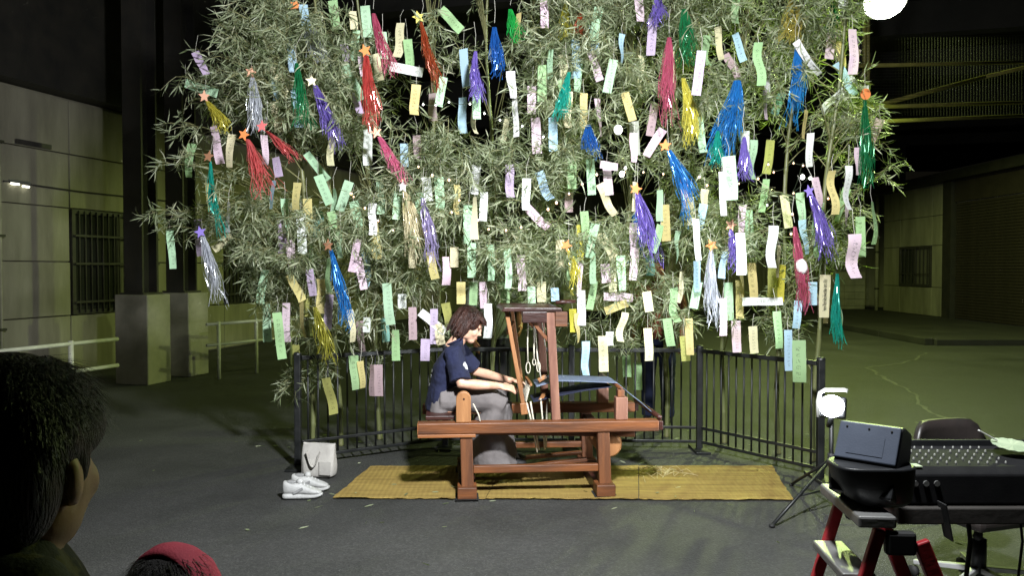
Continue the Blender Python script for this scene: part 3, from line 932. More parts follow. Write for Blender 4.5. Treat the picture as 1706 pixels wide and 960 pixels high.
MB().bar((0.50, 0.16, 0.595), (0.56, 0.3, 0.65), 0.03, 0.03).build('heddle_stick', W['wood_light'], lm, bev=0.004)
MB().bar((0.05, 0.08, 0.415), (1.13, 0.09, 0.382), 0.03, 0.038).build('lever', W['wood_red'], lm, bev=0.004)
drum = MB()
Ty = rot('X', PI / 2)
drum.lathe([(0.0, -0.2), (0.075, -0.2), (0.088, -0.17), (0.09, 0.15), (0.07, 0.2), (0.0, 0.2)], 18, (0.955, 0.24, 0.315), Ty)
drum.build('drum', W['wood_light'], lm, smooth=False, bev=0.004)
# treadles
for y0, y1 in ((0.16, 0.20), (0.42, 0.40)):
    MB().bar((0.30, y0, 0.145), (0.82, y1, 0.19), 0.05, 0.022).build('treadle', W['wood_red'], lm, bev=0.003)

# ================================================================== PEOPLE
def frame(fwd, up=(0, 0, 1)):
    f = Vector(fwd).normalized()
    r = f.cross(Vector(up)).normalized()
    u = r.cross(f).normalized()
    return r, f, u, Matrix((r, f, u)).transposed()

def head_into(mb, c, fwd, s=1.0, up=(0, 0, 1)):
    r, f, u, T = frame(fwd, up)
    c = Vector(c)
    E = lambda o, rad: mb.ell(c + (r * o[0] + f * o[1] + u * o[2]) * s, tuple(x * s for x in rad), T, 18, 12)
    E((0, -0.012, 0.025), (0.075, 0.094, 0.094))
    E((0, 0.028, -0.030), (0.064, 0.066, 0.080))
    E((0, 0.058, -0.085), (0.036, 0.032, 0.030))
    E((0, 0.096, -0.024), (0.011, 0.017, 0.012))
    E((0, 0.088, -0.006), (0.009, 0.012, 0.026))
    E((0, 0.083, -0.060), (0.026, 0.012, 0.013))
    for k in (-1, 1):
        E((0.036 * k, 0.060, -0.032), (0.024, 0.024, 0.028))
        E((0.042 * k, 0.008, -0.062), (0.022, 0.046, 0.036))
        E((0.074 * k, -0.010, -0.020), (0.009, 0.017, 0.028))
        E((0.079 * k, -0.016, -0.014), (0.006, 0.012, 0.020))
        E((0.030 * k, 0.078, 0.022), (0.026, 0.012, 0.010))

def face_marks(root, c, fwd, s=1.0, up=(0, 0, 1)):
    r, f, u, T = frame(fwd, up)
    c = Vector(c)
    for k in (-1, 1):
        MB().ell(c + (r * 0.032 * k + f * 0.0815 + u * 0.002) * s, (0.013 * s, 0.006 * s, 0.005 * s), T, 10, 6).build('eye', M['eye'], root, smooth=True)
        MB().ell(c + (r * 0.033 * k + f * 0.0835 + u * 0.026) * s, (0.018 * s, 0.004 * s, 0.0035 * s), T, 10, 6).build('eyebrow', M['hair_black'], root, smooth=True)
    MB().ell(c + (f * 0.0945 - u * 0.061) * s, (0.019 * s, 0.004 * s, 0.006 * s), T, 10, 6).build('mouth', M['lips'], root, smooth=True)

def hand_into(mb, wrist, d, nrm, thumb, s=1.0, curl=0.5):
    """d: direction of the hand, nrm: back of the hand, thumb: side of the thumb"""
    d = Vector(d).normalized(); nrm = Vector(nrm)
    nrm = (nrm - d * nrm.dot(d)).normalized()
    side = Vector(thumb); side = (side - d * side.dot(d) - nrm * side.dot(nrm)).normalized()
    T = Matrix((side, d, nrm)).transposed()
    w = Vector(wrist)
    mb.ell(w + d * 0.045 * s, (0.040 * s, 0.052 * s, 0.015 * s), T, 14, 10)
    mb.tube([w - d * 0.02 * s, w + d * 0.03 * s], [0.025 * s, 0.026 * s], 10)
    for i, (off, ln) in enumerate(((0.030, 0.072), (0.010, 0.080), (-0.010, 0.074), (-0.029, 0.058))):
        b = w + d * 0.080 * s + side * off * s
        a1 = curl * 0.7; a2 = curl * 1.5; a3 = curl * 2.1
        q = [b - d * 0.02 * s, b]
        for a, fr in ((a1, 0.42), (a2, 0.32), (a3, 0.26)):
            q.append(q[-1] + (d * math.cos(a) - nrm * math.sin(a) + side * off * 1.2) * ln * fr * s)
        mb.tube(q, [0.009 * s, 0.0092 * s, 0.0085 * s, 0.0078 * s, 0.0062 * s], 8)
    b = w + d * 0.022 * s + side * 0.026 * s
    mb.tube([b - side * 0.012 * s, b + (side * 0.024 + d * 0.018 - nrm * 0.008) * s, b + (side * 0.032 + d * 0.045 - nrm * 0.02) * s, b + (side * 0.026 + d * 0.064 - nrm * 0.03) * s], [0.013 * s, 0.0115 * s, 0.0095 * s, 0.0075 * s], 8)

def hair_cap(mb, c, fwd, s=1.0, up=(0, 0, 1), long=0.0, fringe=True, ear=False):
    r, f, u, T = frame(fwd, up)
    c = Vector(c)
    E = lambda o, rad: mb.ell(c + (r * o[0] + f * o[1] + u * o[2]) * s, tuple(x * s for x in rad), T, 18, 12)
    E((0, -0.020, 0.040), (0.084, 0.097, 0.089))
    E((0, -0.058, -0.005 - long * 0.3), (0.080, 0.062, 0.085 + long * 0.5))
    for k in (-1, 1):
        if ear:
            E((0.048 * k, -0.055, -0.01), (0.036, 0.044, 0.07))
            E((0.062 * k, 0.022, 0.040), (0.020, 0.040, 0.036))
            E((0.070 * k, 0.012, 0.004), (0.008, 0.012, 0.03))
        else:
            E((0.060 * k, -0.03, -0.005 - long * 0.4), (0.030, 0.062, 0.070 + long * 0.5))
    if fringe:
        E((0, 0.050, 0.075), (0.064, 0.042, 0.030))
        for k in (-1, 1):
            E((0.052 * k, 0.034, 0.045 - long * 0.2), (0.028, 0.040, 0.050 + long * 0.25))

# ---- seated weaver
wv = empty('person', (-0.45, 5.55, 0))
tag(wv, 'person with short brown hair in a navy T-shirt and grey skirt weaving at the loom', 'person')
O = Vector((-0.45, 5.55, 0))
def q(x, y, z):   # world to weaver
    return Vector((x, y, z)) - O
hc = q(-0.295, 5.55, 1.108)
hf = Vector((0.86, -0.14, -0.48)); hu = Vector((0.48, 0, 0.88))
sh_n = q(-0.385, 5.38, 0.925); sh_f = q(-0.385, 5.72, 0.925)
el_n = q(-0.335, 5.295, 0.735); el_f = q(-0.27, 5.80, 0.755)
wr_n = q(-0.085, 5.36, 0.712); wr_f = q(-0.02, 5.68, 0.705)
b = MB()
head_into(b, hc, hf, 0.98, hu)
b.tube([q(-0.415, 5.55, 0.94), q(-0.375, 5.55, 1.0), q(-0.335, 5.55, 1.06)], [0.060, 0.052, 0.052], 14)
b.loft([(q(-0.47, 5.55, 0.54), (0.105, 0, 0), (0, 0.16, 0)), (q(-0.46, 5.55, 0.70), (0.09, 0, 0.02), (0, 0.135, 0)), (q(-0.43, 5.55, 0.86), (0.095, 0, 0.03), (0, 0.155, 0)), (q(-0.405, 5.55, 0.95), (0.06, 0, 0.02), (0, 0.14, 0))], 20)
for S, E_, Wr in ((sh_n, el_n, wr_n), (sh_f, el_f, wr_f)):
    b.tube([S, S.lerp(E_, 0.5), E_, E_.lerp(Wr, 0.35), Wr], [0.048, 0.043, 0.037, 0.036, 0.024], 12)
hand_into(b, wr_n, (0.97, -0.02, -0.16), (0.1, -0.45, 0.85), (0.2, 0.6, 0.5), 0.92, 0.42)
hand_into(b, wr_f, (0.97, 0.02, -0.12), (0.05, 0.25, 0.9), (0.2, -0.6, 0.5), 0.92, 0.45)
for y in (5.45, 5.65):
    b.tube([q(-0.45, y, 0.565), q(-0.25, y, 0.575), q(-0.11, y, 0.54)], [0.075, 0.07, 0.055], 12)
    b.tube([q(-0.10, y, 0.53), q(-0.10, y, 0.36), q(-0.07, y, 0.22)], [0.052, 0.046, 0.036], 12)
remesh(b.build('body', M['skin'], wv, smooth=True), 0.0052, 5)
face_marks(wv, hc, hf, 0.98, hu)
hr = MB()
hair_cap(hr, hc, hf, 0.96, hu, 0.05)
r_, f_, u_, T_ = frame(hf, hu)
for k in range(70):
    a = rnd.uniform(0, 2 * PI); e = rnd.uniform(0.35, 1.1)
    base = hc + r_ * (0.088 * math.sin(a) * math.cos(e * .6)) + f_ * (-0.022 + 0.100 * math.cos(a) * math.cos(e * .6)) + u_ * (0.04 + 0.09 * math.sin(e * .6))
    if math.cos(a) > 0.55 and math.sin(e * .6) < 0.4: continue
    tip = hc + r_ * (0.098 * math.sin(a)) + f_ * (-0.03 + 0.095 * math.cos(a)) + u_ * (-0.085 - rnd.uniform(0, 0.035))
    if math.cos(a) > 0.45: tip = hc + r_ * (0.07 * math.sin(a)) + f_ * 0.105 + u_ * 0.045
    mid_ = base.lerp(tip, 0.5) + (base - hc).normalized() * 0.010
    hr.tube([base, mid_, tip], [0.007, 0.008, 0.004], 6)
remesh(hr.build('hair', M['hair_brown'], wv, smooth=True), 0.005, 4)
WEAVER = (wv, hc.copy(), hf, hu)
st = MB()
st.loft([(q(-0.482, 5.55, 0.53), (0.115, 0, 0), (0, 0.178, 0)), (q(-0.478, 5.55, 0.60), (0.116, 0, 0.0), (0, 0.172, 0)), (q(-0.468, 5.55, 0.72), (0.104, 0, 0.02), (0, 0.16, 0)), (q(-0.435, 5.55, 0.86), (0.112, 0, 0.035), (0, 0.178, 0)), (q(-0.41, 5.55, 0.945), (0.078, 0, 0.03), (0, 0.15, 0)), (q(-0.385, 5.55, 0.995), (0.062, 0, 0.03), (0, 0.075, 0))], 22)
for S, E_, t in ((sh_n, el_n, 0.90), (sh_f, el_f, 0.86)):
    st.tube([S + Vector((0, 0, 0.004)), S.lerp(E_, 0.35), S.lerp(E_, 0.7), S.lerp(E_, t)], [0.062, 0.066, 0.068, 0.070], 14)
    st.ell(S, (0.068, 0.06, 0.056))
o = remesh(st.build('shirt', M['navy'], wv, smooth=True), 0.006, 5)
def wrinkle(o, strength, scale, name='wrinkle'):
    tx = bpy.data.textures.new(name, 'CLOUDS')
    tx.noise_scale = scale
    tx.noise_depth = 2
    m = o.modifiers.new('wrinkle', 'DISPLACE')
    m.texture = tx
    m.strength = strength
    m.mid_level = 0.5
    m.texture_coords = 'LOCAL'
wrinkle(o, 0.022, 0.075)
shirt_o = o
def wrap(ob):
    m = ob.modifiers.new('wrap', 'SHRINKWRAP')
    m.target = shirt_o
    m.wrap_method = 'NEAREST_SURFACEPOINT'
    m.wrap_mode = 'ABOVE_SURFACE'
    m.offset = 0.003
# collar ring and prints
MB().tube([q(-0.385, 5.55, 1.0) + Vector((0.064 * math.cos(t), 0.07 * math.sin(t), 0.03 * math.cos(t))) for t in [2 * PI * k / 20 for k in range(21)]], 0.008, 6).build('collar', M['navy'], wv, smooth=True)
for i, (dx, z) in enumerate(((-0.536, 0.84), (-0.546, 0.80), (-0.555, 0.765), (-0.564, 0.735), (-0.572, 0.71))):
    s = 0.022 if i < 3 else 0.014
    mb = MB()
    for a, c_, ln in ((0.2, (0, 0.3), 1.0), (1.5, (-.2, 0), 1.0), (0.1, (0, -0.35), 0.9), (1.9, (.25, -.1), .8)):
        p = q(dx - 0.012, 5.485 + c_[0] * s, z + c_[1] * s)
        e = Vector((0.1, math.cos(a), math.sin(a))) * ln * s * 0.5
        mb.bar(p - e, p + e, 0.006, 0.006)
    wrap(mb.build('back_print', M['white_print'], wv))
pt = MB()
pc = q(-0.325, 5.325, 0.845)
pt.tube([pc + Vector((0.014 * math.sin(t) * .8, -0.004, 0.024 * math.cos(t))) for t in [2 * PI * k / 16 for k in range(17)]], 0.0035, 5)
for z in (-0.011, 0, 0.011):
    pt.bar(pc + Vector((-0.008, -0.006, z)), pc + Vector((0.008, -0.006, z)), 0.004, 0.004)
wrap(pt.build('sleeve_print', M['white_print'], wv))
sk = MB()
sk.loft([(q(-0.485, 5.55, 0.525), (0.10, 0, 0), (0, 0.19, 0)), (q(-0.475, 5.55, 0.62), (0.10, 0, 0), (0, 0.17, 0)), (q(-0.472, 5.55, 0.66), (0.09, 0, 0), (0, 0.15, 0))], 20)
for y in (5.44, 5.66):
    sk.tube([q(-0.48, y, 0.60), q(-0.30, y, 0.612), q(-0.14, y, 0.598), q(-0.055, y, 0.56)], [0.085, 0.092, 0.088, 0.075], 14)
sk.loft([(q(-0.115, 5.55, 0.575), (0.115, 0, 0), (0, 0.185, 0)), (q(-0.135, 5.55, 0.46), (0.135, 0, 0), (0, 0.20, 0)), (q(-0.135, 5.55, 0.32), (0.15, 0, 0), (0, 0.215, 0)), (q(-0.125, 5.55, 0.20), (0.17, 0, 0), (0, 0.23, 0)), (q(-0.115, 5.55, 0.158), (0.178, 0, 0.012), (0, 0.235, 0))], 26)
sk.loft([(q(-0.30, 5.55, 0.56), (0.17, 0, 0), (0, 0.17, 0)), (q(-0.29, 5.55, 0.64), (0.15, 0, 0), (0, 0.10, 0))], 20)
o = remesh(sk.build('skirt', M['grey_skirt'], wv, smooth=True), 0.007, 6)
wrinkle(o, 0.026, 0.13, 'folds')
for y in (5.47, 5.63):
    MB().ell(q(0.0, y, 0.178), (0.085, 0.036, 0.028)).ell(q(0.05, y, 0.17), (0.05, 0.037, 0.022)).build('shoe', M['rubber'], wv, smooth=True)
    MB().tube([q(-0.045, y, 0.25), q(-0.025, y, 0.195), q(0.02, y, 0.185)], [0.035, 0.034, 0.03], 12).build('sock', M['white_print'], wv, smooth=True)

# ---- standing people
def standing(loc, rz, H, label, top, bottom, hair, skin, arms, head_f=(0, 1, -0.05), hs=1.0, hair_len=0.0, wide=1.0, voxel=0.009, group=None, fringe=True, ear=False):
    o = empty('person', loc, rz)
    tag(o, label, 'person', group)
    s = H / 1.70
    P = lambda x, y, z: Vector((x * s, y * s, z * s))
    hz_ = 1.70 - 0.118 * hs / s if hs != 1 else 1.582
    hc = P(0, 0.02, hz_)
    b = MB()
    hh = s * hs
    head_into(b, hc, head_f, hh)
    b.tube([P(0, -0.02, 1.36), P(0, -0.015, 1.43), P(0, 0.0, hz_ - 0.06)], [0.062 * s, 0.052 * s, 0.053 * s], 12)
    b.loft([(P(0, 0, 0.90), P(0.15 * wide, 0, 0), P(0, 0.10, 0)), (P(0, 0, 1.12), P(0.13 * wide, 0, 0), P(0, 0.09, 0)), (P(0, 0, 1.30), P(0.16 * wide, 0, 0), P(0, 0.10, 0)), (P(0, 0, 1.40), P(0.13 * wide, 0, 0), P(0, 0.07, 0))], 18)
    for k, (el, wr) in ((-1, arms[0]), (1, arms[1])):
        S = P(0.175 * k * wide, 0, 1.365); E_ = P(*el); Wr = P(*wr)
        b.tube([S, S.lerp(E_, 0.5), E_, E_.lerp(Wr, 0.4), Wr], [0.05 * s, 0.045 * s, 0.038 * s, 0.037 * s, 0.026 * s], 10)
        hand_into(b, Wr, Wr - E_, (k, 0, 0.1), (0, 1, 0.2), s, 0.35)
        b.tube([P(0.085 * k, 0, 0.92), P(0.095 * k, 0.01, 0.50), P(0.10 * k, -0.01, 0.09)], [0.075 * s, 0.055 * s, 0.038 * s], 10)
    remesh(b.build('body', M[skin], o, smooth=True), voxel, 4)
    if not ear: face_marks(o, hc, head_f, hh)
    t = MB()
    t.loft([(P(0, 0, 0.86), P(0.178 * wide, 0, 0), P(0, 0.125, 0)), (P(0, 0, 1.10), P(0.16 * wide, 0, 0), P(0, 0.118, 0)), (P(0, 0, 1.30), P(0.19 * wide, 0, 0), P(0, 0.125, 0)), (P(0, -0.01, 1.40), P(0.15 * wide, 0, 0), P(0, 0.085, 0)), (P(0, -0.01, 1.445), P(0.072, 0, 0), P(0, 0.07, 0))], 20)
    for k, (el, wr) in ((-1, arms[0]), (1, arms[1])):
        S = P(0.175 * k * wide, 0, 1.365); E_ = P(*el)
        t.tube([S, S.lerp(E_, 0.45), S.lerp(E_, 0.8)], [0.068 * s, 0.066 * s, 0.066 * s], 12)
        t.ell(S, (0.07 * s, 0.068 * s, 0.06 * s))
    wrinkle(remesh(t.build('shirt', M[top], o, smooth=True), voxel, 4), 0.02 * s, 0.09)
    l = MB()
    l.loft([(P(0, 0, 0.80), P(0.17 * wide, 0, 0), P(0, 0.12, 0)), (P(0, 0, 0.97), P(0.155 * wide, 0, 0), P(0, 0.11, 0))], 18)
    for k in (-1, 1):
        l.tube([P(0.085 * k, 0, 0.86), P(0.098 * k, 0.01, 0.50), P(0.10 * k, -0.005, 0.075)], [0.098 * s, 0.078 * s, 0.066 * s], 12)
    wrinkle(remesh(l.build('trousers', M[bottom], o, smooth=True), voxel, 4), 0.02 * s, 0.1)
    for k in (-1, 1):
        MB().ell(P(0.10 * k, 0.05, 0.042), P(0.045, 0.125, 0.04)).build('shoe', M['rubber'], o, smooth=True)
    h = MB()
    hair_cap(h, hc, head_f, hh, (0, 0, 1), hair_len, fringe, ear)
    remesh(h.build('hair', M[hair], o, smooth=True), voxel * 0.8, 3)
    return o, hc
arm_down = ((-0.25, 0.0, 1.10), (-0.25, 0.06, 0.86)), ((0.25, 0.0, 1.10), (0.25, 0.06, 0.86))
pA = at(822, 600, 7.55)
standing((pA.x, 7.55, 0), R(200), 1.66, 'standing person in a pale khaki T-shirt behind the fence and loom', 'khaki_shirt', 'dark_cloth', 'hair_black', 'skin_tan', (((-0.27, 0.02, 1.12), (-0.20, 0.2, 0.98)), ((0.25, 0.02, 1.10), (0.22, 0.08, 0.86))))
pB = at(1096, 650, 7.75)
standing((pB.x, 7.75, 0), R(160), 1.62, 'standing person in navy trousers and a rust shirt behind the fence', 'rust_shirt', 'navy_dark', 'hair_black', 'skin_tan', arm_down)

# ---- onlookers close to the camera
fgx = at(48, 735, 1.02)
fo, fhc = standing((fgx.x - 0.01, 0.98, 0), R(-52), 1.412, 'dark-haired adult onlooker seen from behind, close to the camera', 'olive_print', 'dark_cloth', 'hair_black', 'skin', arm_down, (-0.74, 0.67, -0.06), 1.30, 0.0, 0.84, 0.006, 'onlookers close to the camera', False, True)
def strands(root, hc, fwd, s, n, mat, up=(0, 0, 1), name='hair_strands', cut=0.35, ln0=0.03, ln1=0.075):
    r, f, u, T = frame(fwd, up)
    mb = MB()
    for k in range(n):
        a = rnd.uniform(0, 2 * PI); e = math.asin(rnd.uniform(-0.2, 1.0))
        if math.cos(a) > 0.5 and e < 0.5 or e > 1.1 or (math.cos(a) > -0.35 and e < cut): continue
        nn = r * math.sin(a) * math.cos(e) + f * math.cos(a) * math.cos(e) + u * math.sin(e)
        base = hc + (r * 0.087 * math.sin(a) * math.cos(e) + f * (-0.020 + 0.099 * math.cos(a) * math.cos(e)) + u * (0.042 + 0.091 * math.sin(e))) * s
        td = (nn.cross(Vector((rnd.uniform(-.3, .3), rnd.uniform(-.3, .3), 1)).cross(nn)))
        td = (Vector((0, 0, -1)) - nn * Vector((0, 0, -1)).dot(nn)) + Vector((rnd.gauss(0, .16), rnd.gauss(0, .16), rnd.gauss(0, .1)))
        td = td.normalized()
        ln = rnd.uniform(ln0, ln1) * s
        p1 = base + td * ln * 0.5 + nn * 0.003 * rnd.random()
        p2 = base + td * ln + nn * rnd.uniform(-0.006, 0.001)
        sd = td.cross(nn).normalized() * 0.0009
        i0 = len(mb.v)
        mb.add([base - sd, base + sd, p1 + sd, p1 - sd, p2], [(0, 1, 2, 3), (3, 2, 4)])
    return tag(mb.build(name, mat, root), kind='stuff')
s_fg = 1.412 / 1.7 * 1.30
strands(fo, fhc, (-0.74, 0.67, -0.06), s_fg, 9000, M['hair_black'])
strands(WEAVER[0], WEAVER[1], WEAVER[2], 0.985, 2600, M['hair_brown'], WEAVER[3], cut=-1.0, ln0=0.03, ln1=0.065)
# loose lock at the neck
lk = MB()
for k in range(60):
    b0 = fhc + Vector((0.02 + rnd.uniform(-.012, .012), -0.03, -0.10))
    lk.tube([b0, b0 + Vector((0.012 + rnd.uniform(-.01, .01), 0.02, -0.05)), b0 + Vector((0.02 + rnd.uniform(-.016, .016), 0.03, -0.10)), b0 + Vector((0.01 + rnd.uniform(-.02, .02), 0.03, -0.135))], [0.0012, 0.0012, 0.001, 0.0005], 3, False)
tag(lk.build('hair_lock', M['hair_brown'], fo), kind='stuff')

ch = at(278, 950, 1.6)
co, chc = standing((ch.x, 1.6, 0), R(-12), 0.992, 'dark-haired child with a wide red headband seen from behind, close to the camera', 'dark_cloth', 'navy_dark', 'hair_black', 'skin', arm_down, (0, 1, -0.02), 1.46, 0.02, 0.95, 0.008, 'onlookers close to the camera', False)
s_c = 0.992 / 1.7 * 1.46
hb = MB()
vs, fs = [], []
NB, NW = 26, 7
cc = chc + Vector((0, -0.02, 0.040)) * s_c
for lay in (0.0, 0.006):
    for i in range(NB + 1):
        a = R(-104 + 208 * i / NB)
        for j in range(NW + 1):
            b_ = R(-12 + 62 * j / NW)          # from just behind the crown towards the brow
            wob = 1.0 + 0.03 * noise.noise(Vector((i * 0.4, j * 0.5, 2)))
            rr = (0.086 + 0.010 * math.sin(PI * j / NW)) * wob
            vs.append(cc + Vector((math.sin(a) * (rr + lay) * 1.0, math.sin(b_) * (rr + 0.012 + lay) * 1.12, math.cos(a) * math.cos(b_) * (rr + 0.006 + lay))) * s_c)
m_ = NW + 1
o2 = (NB + 1) * m_
for i in range(NB):
    for j in range(NW):
        k = i * m_ + j
        fs += [(k, k + 1, k + m_ + 1, k + m_), (o2 + k, o2 + k + m_, o2 + k + m_ + 1, o2 + k + 1)]
    fs += [(i * m_, (i + 1) * m_, o2 + (i + 1) * m_, o2 + i * m_), (i * m_ + NW, o2 + i * m_ + NW, o2 + (i + 1) * m_ + NW, (i + 1) * m_ + NW)]
hb.add(vs, fs).build('headband', M['red_cap'], co, smooth=True)
strands(co, chc, (0, 1, -0.02), s_c, 3500, M['hair_black'])

# ================================================================== TOTE BAG, SHOES
bg = gnd(529, 798)
bag = empty('tote_bag', (bg.x, bg.y + 0.05, 0), R(-12))
tag(bag, 'white canvas tote bag standing on the ground by the fence', 'bag')
mb = MB()
secs = []
nn_ = 24
for z, hx, hy in ((0.003, 0.115, 0.05), (0.02, 0.124, 0.058), (0.09, 0.128, 0.060), (0.16, 0.128, 0.048), (0.22, 0.126, 0.03), (0.243, 0.124, 0.024)):
    ring = []
    for k in range(nn_):
        t = 2 * PI * k / nn_
        cx = math.copysign(abs(math.cos(t)) ** 0.45, math.cos(t)); sy_ = math.copysign(abs(math.sin(t)) ** 0.55, math.sin(t))
        wob = 0.008 * noise.noise(Vector((cx * 2, sy_ * 3, z * 9)))
        ring.append((cx * hx + wob, sy_ * hy + wob * 1.5, z + (0.012 * noise.noise(Vector((cx * 3, sy_, 5))) if z > .2 else 0)))
    secs.append(ring)
inner = [[(x * 0.96, y * 0.9, z - 0.002) for x, y, z in secs[-1]], [(x * 0.95, y * 0.9, 0.08) for x, y, z in secs[-1]]]
allr = secs + inner
vs = [p for r_ in allr for p in r_]
fs = [(i * nn_ + k, i * nn_ + (k + 1) % nn_, (i + 1) * nn_ + (k + 1) % nn_, (i + 1) * nn_ + k) for i in range(len(allr) - 1) for k in range(nn_)]
fs.append(tuple(reversed(range(nn_)))); fs.append(tuple((len(allr) - 1) * nn_ + k for k in range(nn_)))
mb.add(vs, fs)
bb = mb.build('body', M['canvas'], bag, smooth=True)
bb.modifiers.new('sub', 'SUBSURF').levels = 1
bb.modifiers['sub'].render_levels = 2
for y, lean in ((-0.062, -0.012), (0.0, 0.0)):
    pts = []
    for k in range(13):
        t = k / 12
        x = -0.06 + 0.10 * t
        z = 0.20 - 0.11 * math.sin(PI * t)
        pts.append(Vector((x, y + lean - 0.006 * math.sin(PI * t), z)))
    st_ = MB()
    for a_, b_ in zip(pts, pts[1:]):
        st_.bar(a_, b_, 0.004, 0.022, (0, 1, 0))
    st_.build('strap', M['canvas'], bag)
MB().bx(0.03, 0.12, -0.068, -0.0605, 0.03, 0.13).build('pocket', M['canvas'], bag, bev=0.003)

def sneaker(loc, rz, label):
    o = empty('sneaker', loc, rz)
    o.scale = (1.0, 1.12, 1.28)
    tag(o, label, 'shoe', 'pair of white sneakers beside the mat')
    def ring(x, hw, z0, z1, n=16, p=0.7):
        out = []
        for k in range(n):
            t = 2 * PI * k / n
            c_, s_ = math.cos(t), math.sin(t)
            out.append((x, math.copysign(abs(c_) ** p, c_) * hw, (z0 + z1) / 2 + math.copysign(abs(s_) ** p, s_) * (z1 - z0) / 2))
        return out
    def body(rs):
        n = 16
        vs = [p_ for r_ in rs for p_ in r_]
        fs = [(i * n + k, (i + 1) * n + k, (i + 1) * n + (k + 1) % n, i * n + (k + 1) % n) for i in range(len(rs) - 1) for k in range(n)]
        fs += [tuple(range(n)), tuple(reversed([(len(rs) - 1) * n + k for k in range(n)]))]
        return MB().add(vs, fs)
    s_ = body([ring(-0.125, 0.022, 0.008, 0.026), ring(-0.11, 0.036, 0.002, 0.034), ring(-0.05, 0.037, 0.002, 0.032), ring(0.03, 0.044, 0.002, 0.027), ring(0.09, 0.043, 0.003, 0.025), ring(0.125, 0.026, 0.012, 0.028), ring(0.135, 0.008, 0.018, 0.026)]).build('sole', M['sneaker'], o, smooth=True)
    u_ = body([ring(-0.122, 0.016, 0.03, 0.088), ring(-0.108, 0.030, 0.028, 0.098), ring(-0.06, 0.034, 0.028, 0.082), ring(-0.02, 0.036, 0.026, 0.082), ring(0.02, 0.040, 0.024, 0.072), ring(0.07, 0.041, 0.022, 0.052), ring(0.11, 0.030, 0.022, 0.042), ring(0.126, 0.012, 0.022, 0.032)]).build('upper', M['sneaker'], o, smooth=True)
    for m_ in (s_, u_):
        m_.modifiers.new('sub', 'SUBSURF').render_levels = 2
    MB().ell((-0.068, 0, 0.086), (0.036, 0.023, 0.010)).build('opening', M['sneaker_grey'], o, smooth=True)
    MB().ell((-0.012, 0, 0.088), (0.022, 0.018, 0.016)).build('tongue', M['sneaker'], o, smooth=True)
    for k in range(4):
        x = -0.005 + k * 0.02
        MB().tube([(x, -0.026, 0.066 - k * 0.006), (x + 0.003, 0, 0.084 - k * 0.008), (x, 0.026, 0.066 - k * 0.006)], 0.0032, 6).build('lace', M['white_print'], o, smooth=True)
    for sy_ in (-1, 1):
        MB().bar((-0.05, sy_ * 0.0375, 0.035), (0.01, sy_ * 0.041, 0.06), 0.012, 0.004, (0, 1, 0)).build('side_stripe', M['sneaker_grey'], o)
sn = gnd(503, 831)
sneaker((sn.x, sn.y, 0), R(8), 'nearer white sneaker left at the corner of the mat')
sn = gnd(516, 819)
sneaker((sn.x, sn.y, 0), R(4), 'farther white sneaker, half hidden behind the nearer one')

# ================================================================== WORK LAMP ON TRIPOD
tp = empty('tripod_stand', (WORK.x + 0.012, WORK.y + 0.03, 0))
tag(tp, 'black tripod stand carrying the small work lamp', 'stand')
MB().tube([(0, 0, 0.12), (0, 0, 0.56)], 0.014, 10).build('pole', M['fence'], tp, smooth=True)
MB().tube([(0, 0, 0.30), (0, 0, 0.36)], 0.022, 10).build('collar', M['rubber'], tp, smooth=True)
MB().tube([(0.02, 0, 0.33), (0.05, 0, 0.33)], 0.012, 8).build('knob', M['rubber'], tp, smooth=True)
f0 = gnd(1286, 880) - tp.location
base_a = math.atan2(f0.y, f0.x)
for k in range(3):
    a = base_a + k * 2 * PI / 3
    L = f0.xy.length
    e = Vector((math.cos(a) * L, math.sin(a) * L, 0.012))
    lg = MB().tube([(math.cos(a) * 0.02, math.sin(a) * 0.02, 0.31), e], 0.010, 8).build('leg', M['fence'], tp, smooth=True)
    MB().tube([(math.cos(a) * 0.015, math.sin(a) * 0.015, 0.14), Vector((0, 0, 0.31)).lerp(e, 0.55)], 0.007, 6).build('brace', M['fence'], tp, smooth=True)
    MB().ell(e, (0.018, 0.018, 0.012)).build('rubber_foot', M['rubber'], lg, smooth=True)
wk = empty('work_lamp', WORK)
wk.scale = (1.3, 1.3, 1.3)
tag(wk, 'small glaring white work lamp with a bent handle on the tripod', 'lamp')
wdir = Vector((-0.45, -0.75, 0.30)).normalized()
r_, f_, u_, T_ = frame(wdir)
MB().box(-wdir * 0.03, (0.12, 0.045, 0.10), T_).build('housing', M['black_plastic'], wk, bev=0.008)
for k in range(5):
    MB().box(-wdir * 0.065 + r_ * (-0.04 + k * 0.02), (0.006, 0.025, 0.08), T_).build('cooling_fin', M['black_plastic'], wk)
MB().ell(wdir * 0.0, (0.056, 0.024, 0.052), T_, 20, 12).build('lens', M['work_glow'], wk, smooth=True)
hp = []
for x, z in ((-0.075, -0.045), (-0.076, 0.03), (-0.068, 0.068), (-0.045, 0.082), (0.045, 0.082), (0.06, 0.078)):
    hp.append(Vector((x, -0.03, z)))
MB().tube(hp, 0.0095, 8).build('handle', M['white_plastic'], wk, smooth=True)
MB().tube([(0, 0.03, -0.1), (0, 0.0, -0.05)], 0.014, 8).build('swivel', M['fence'], wk, smooth=True)

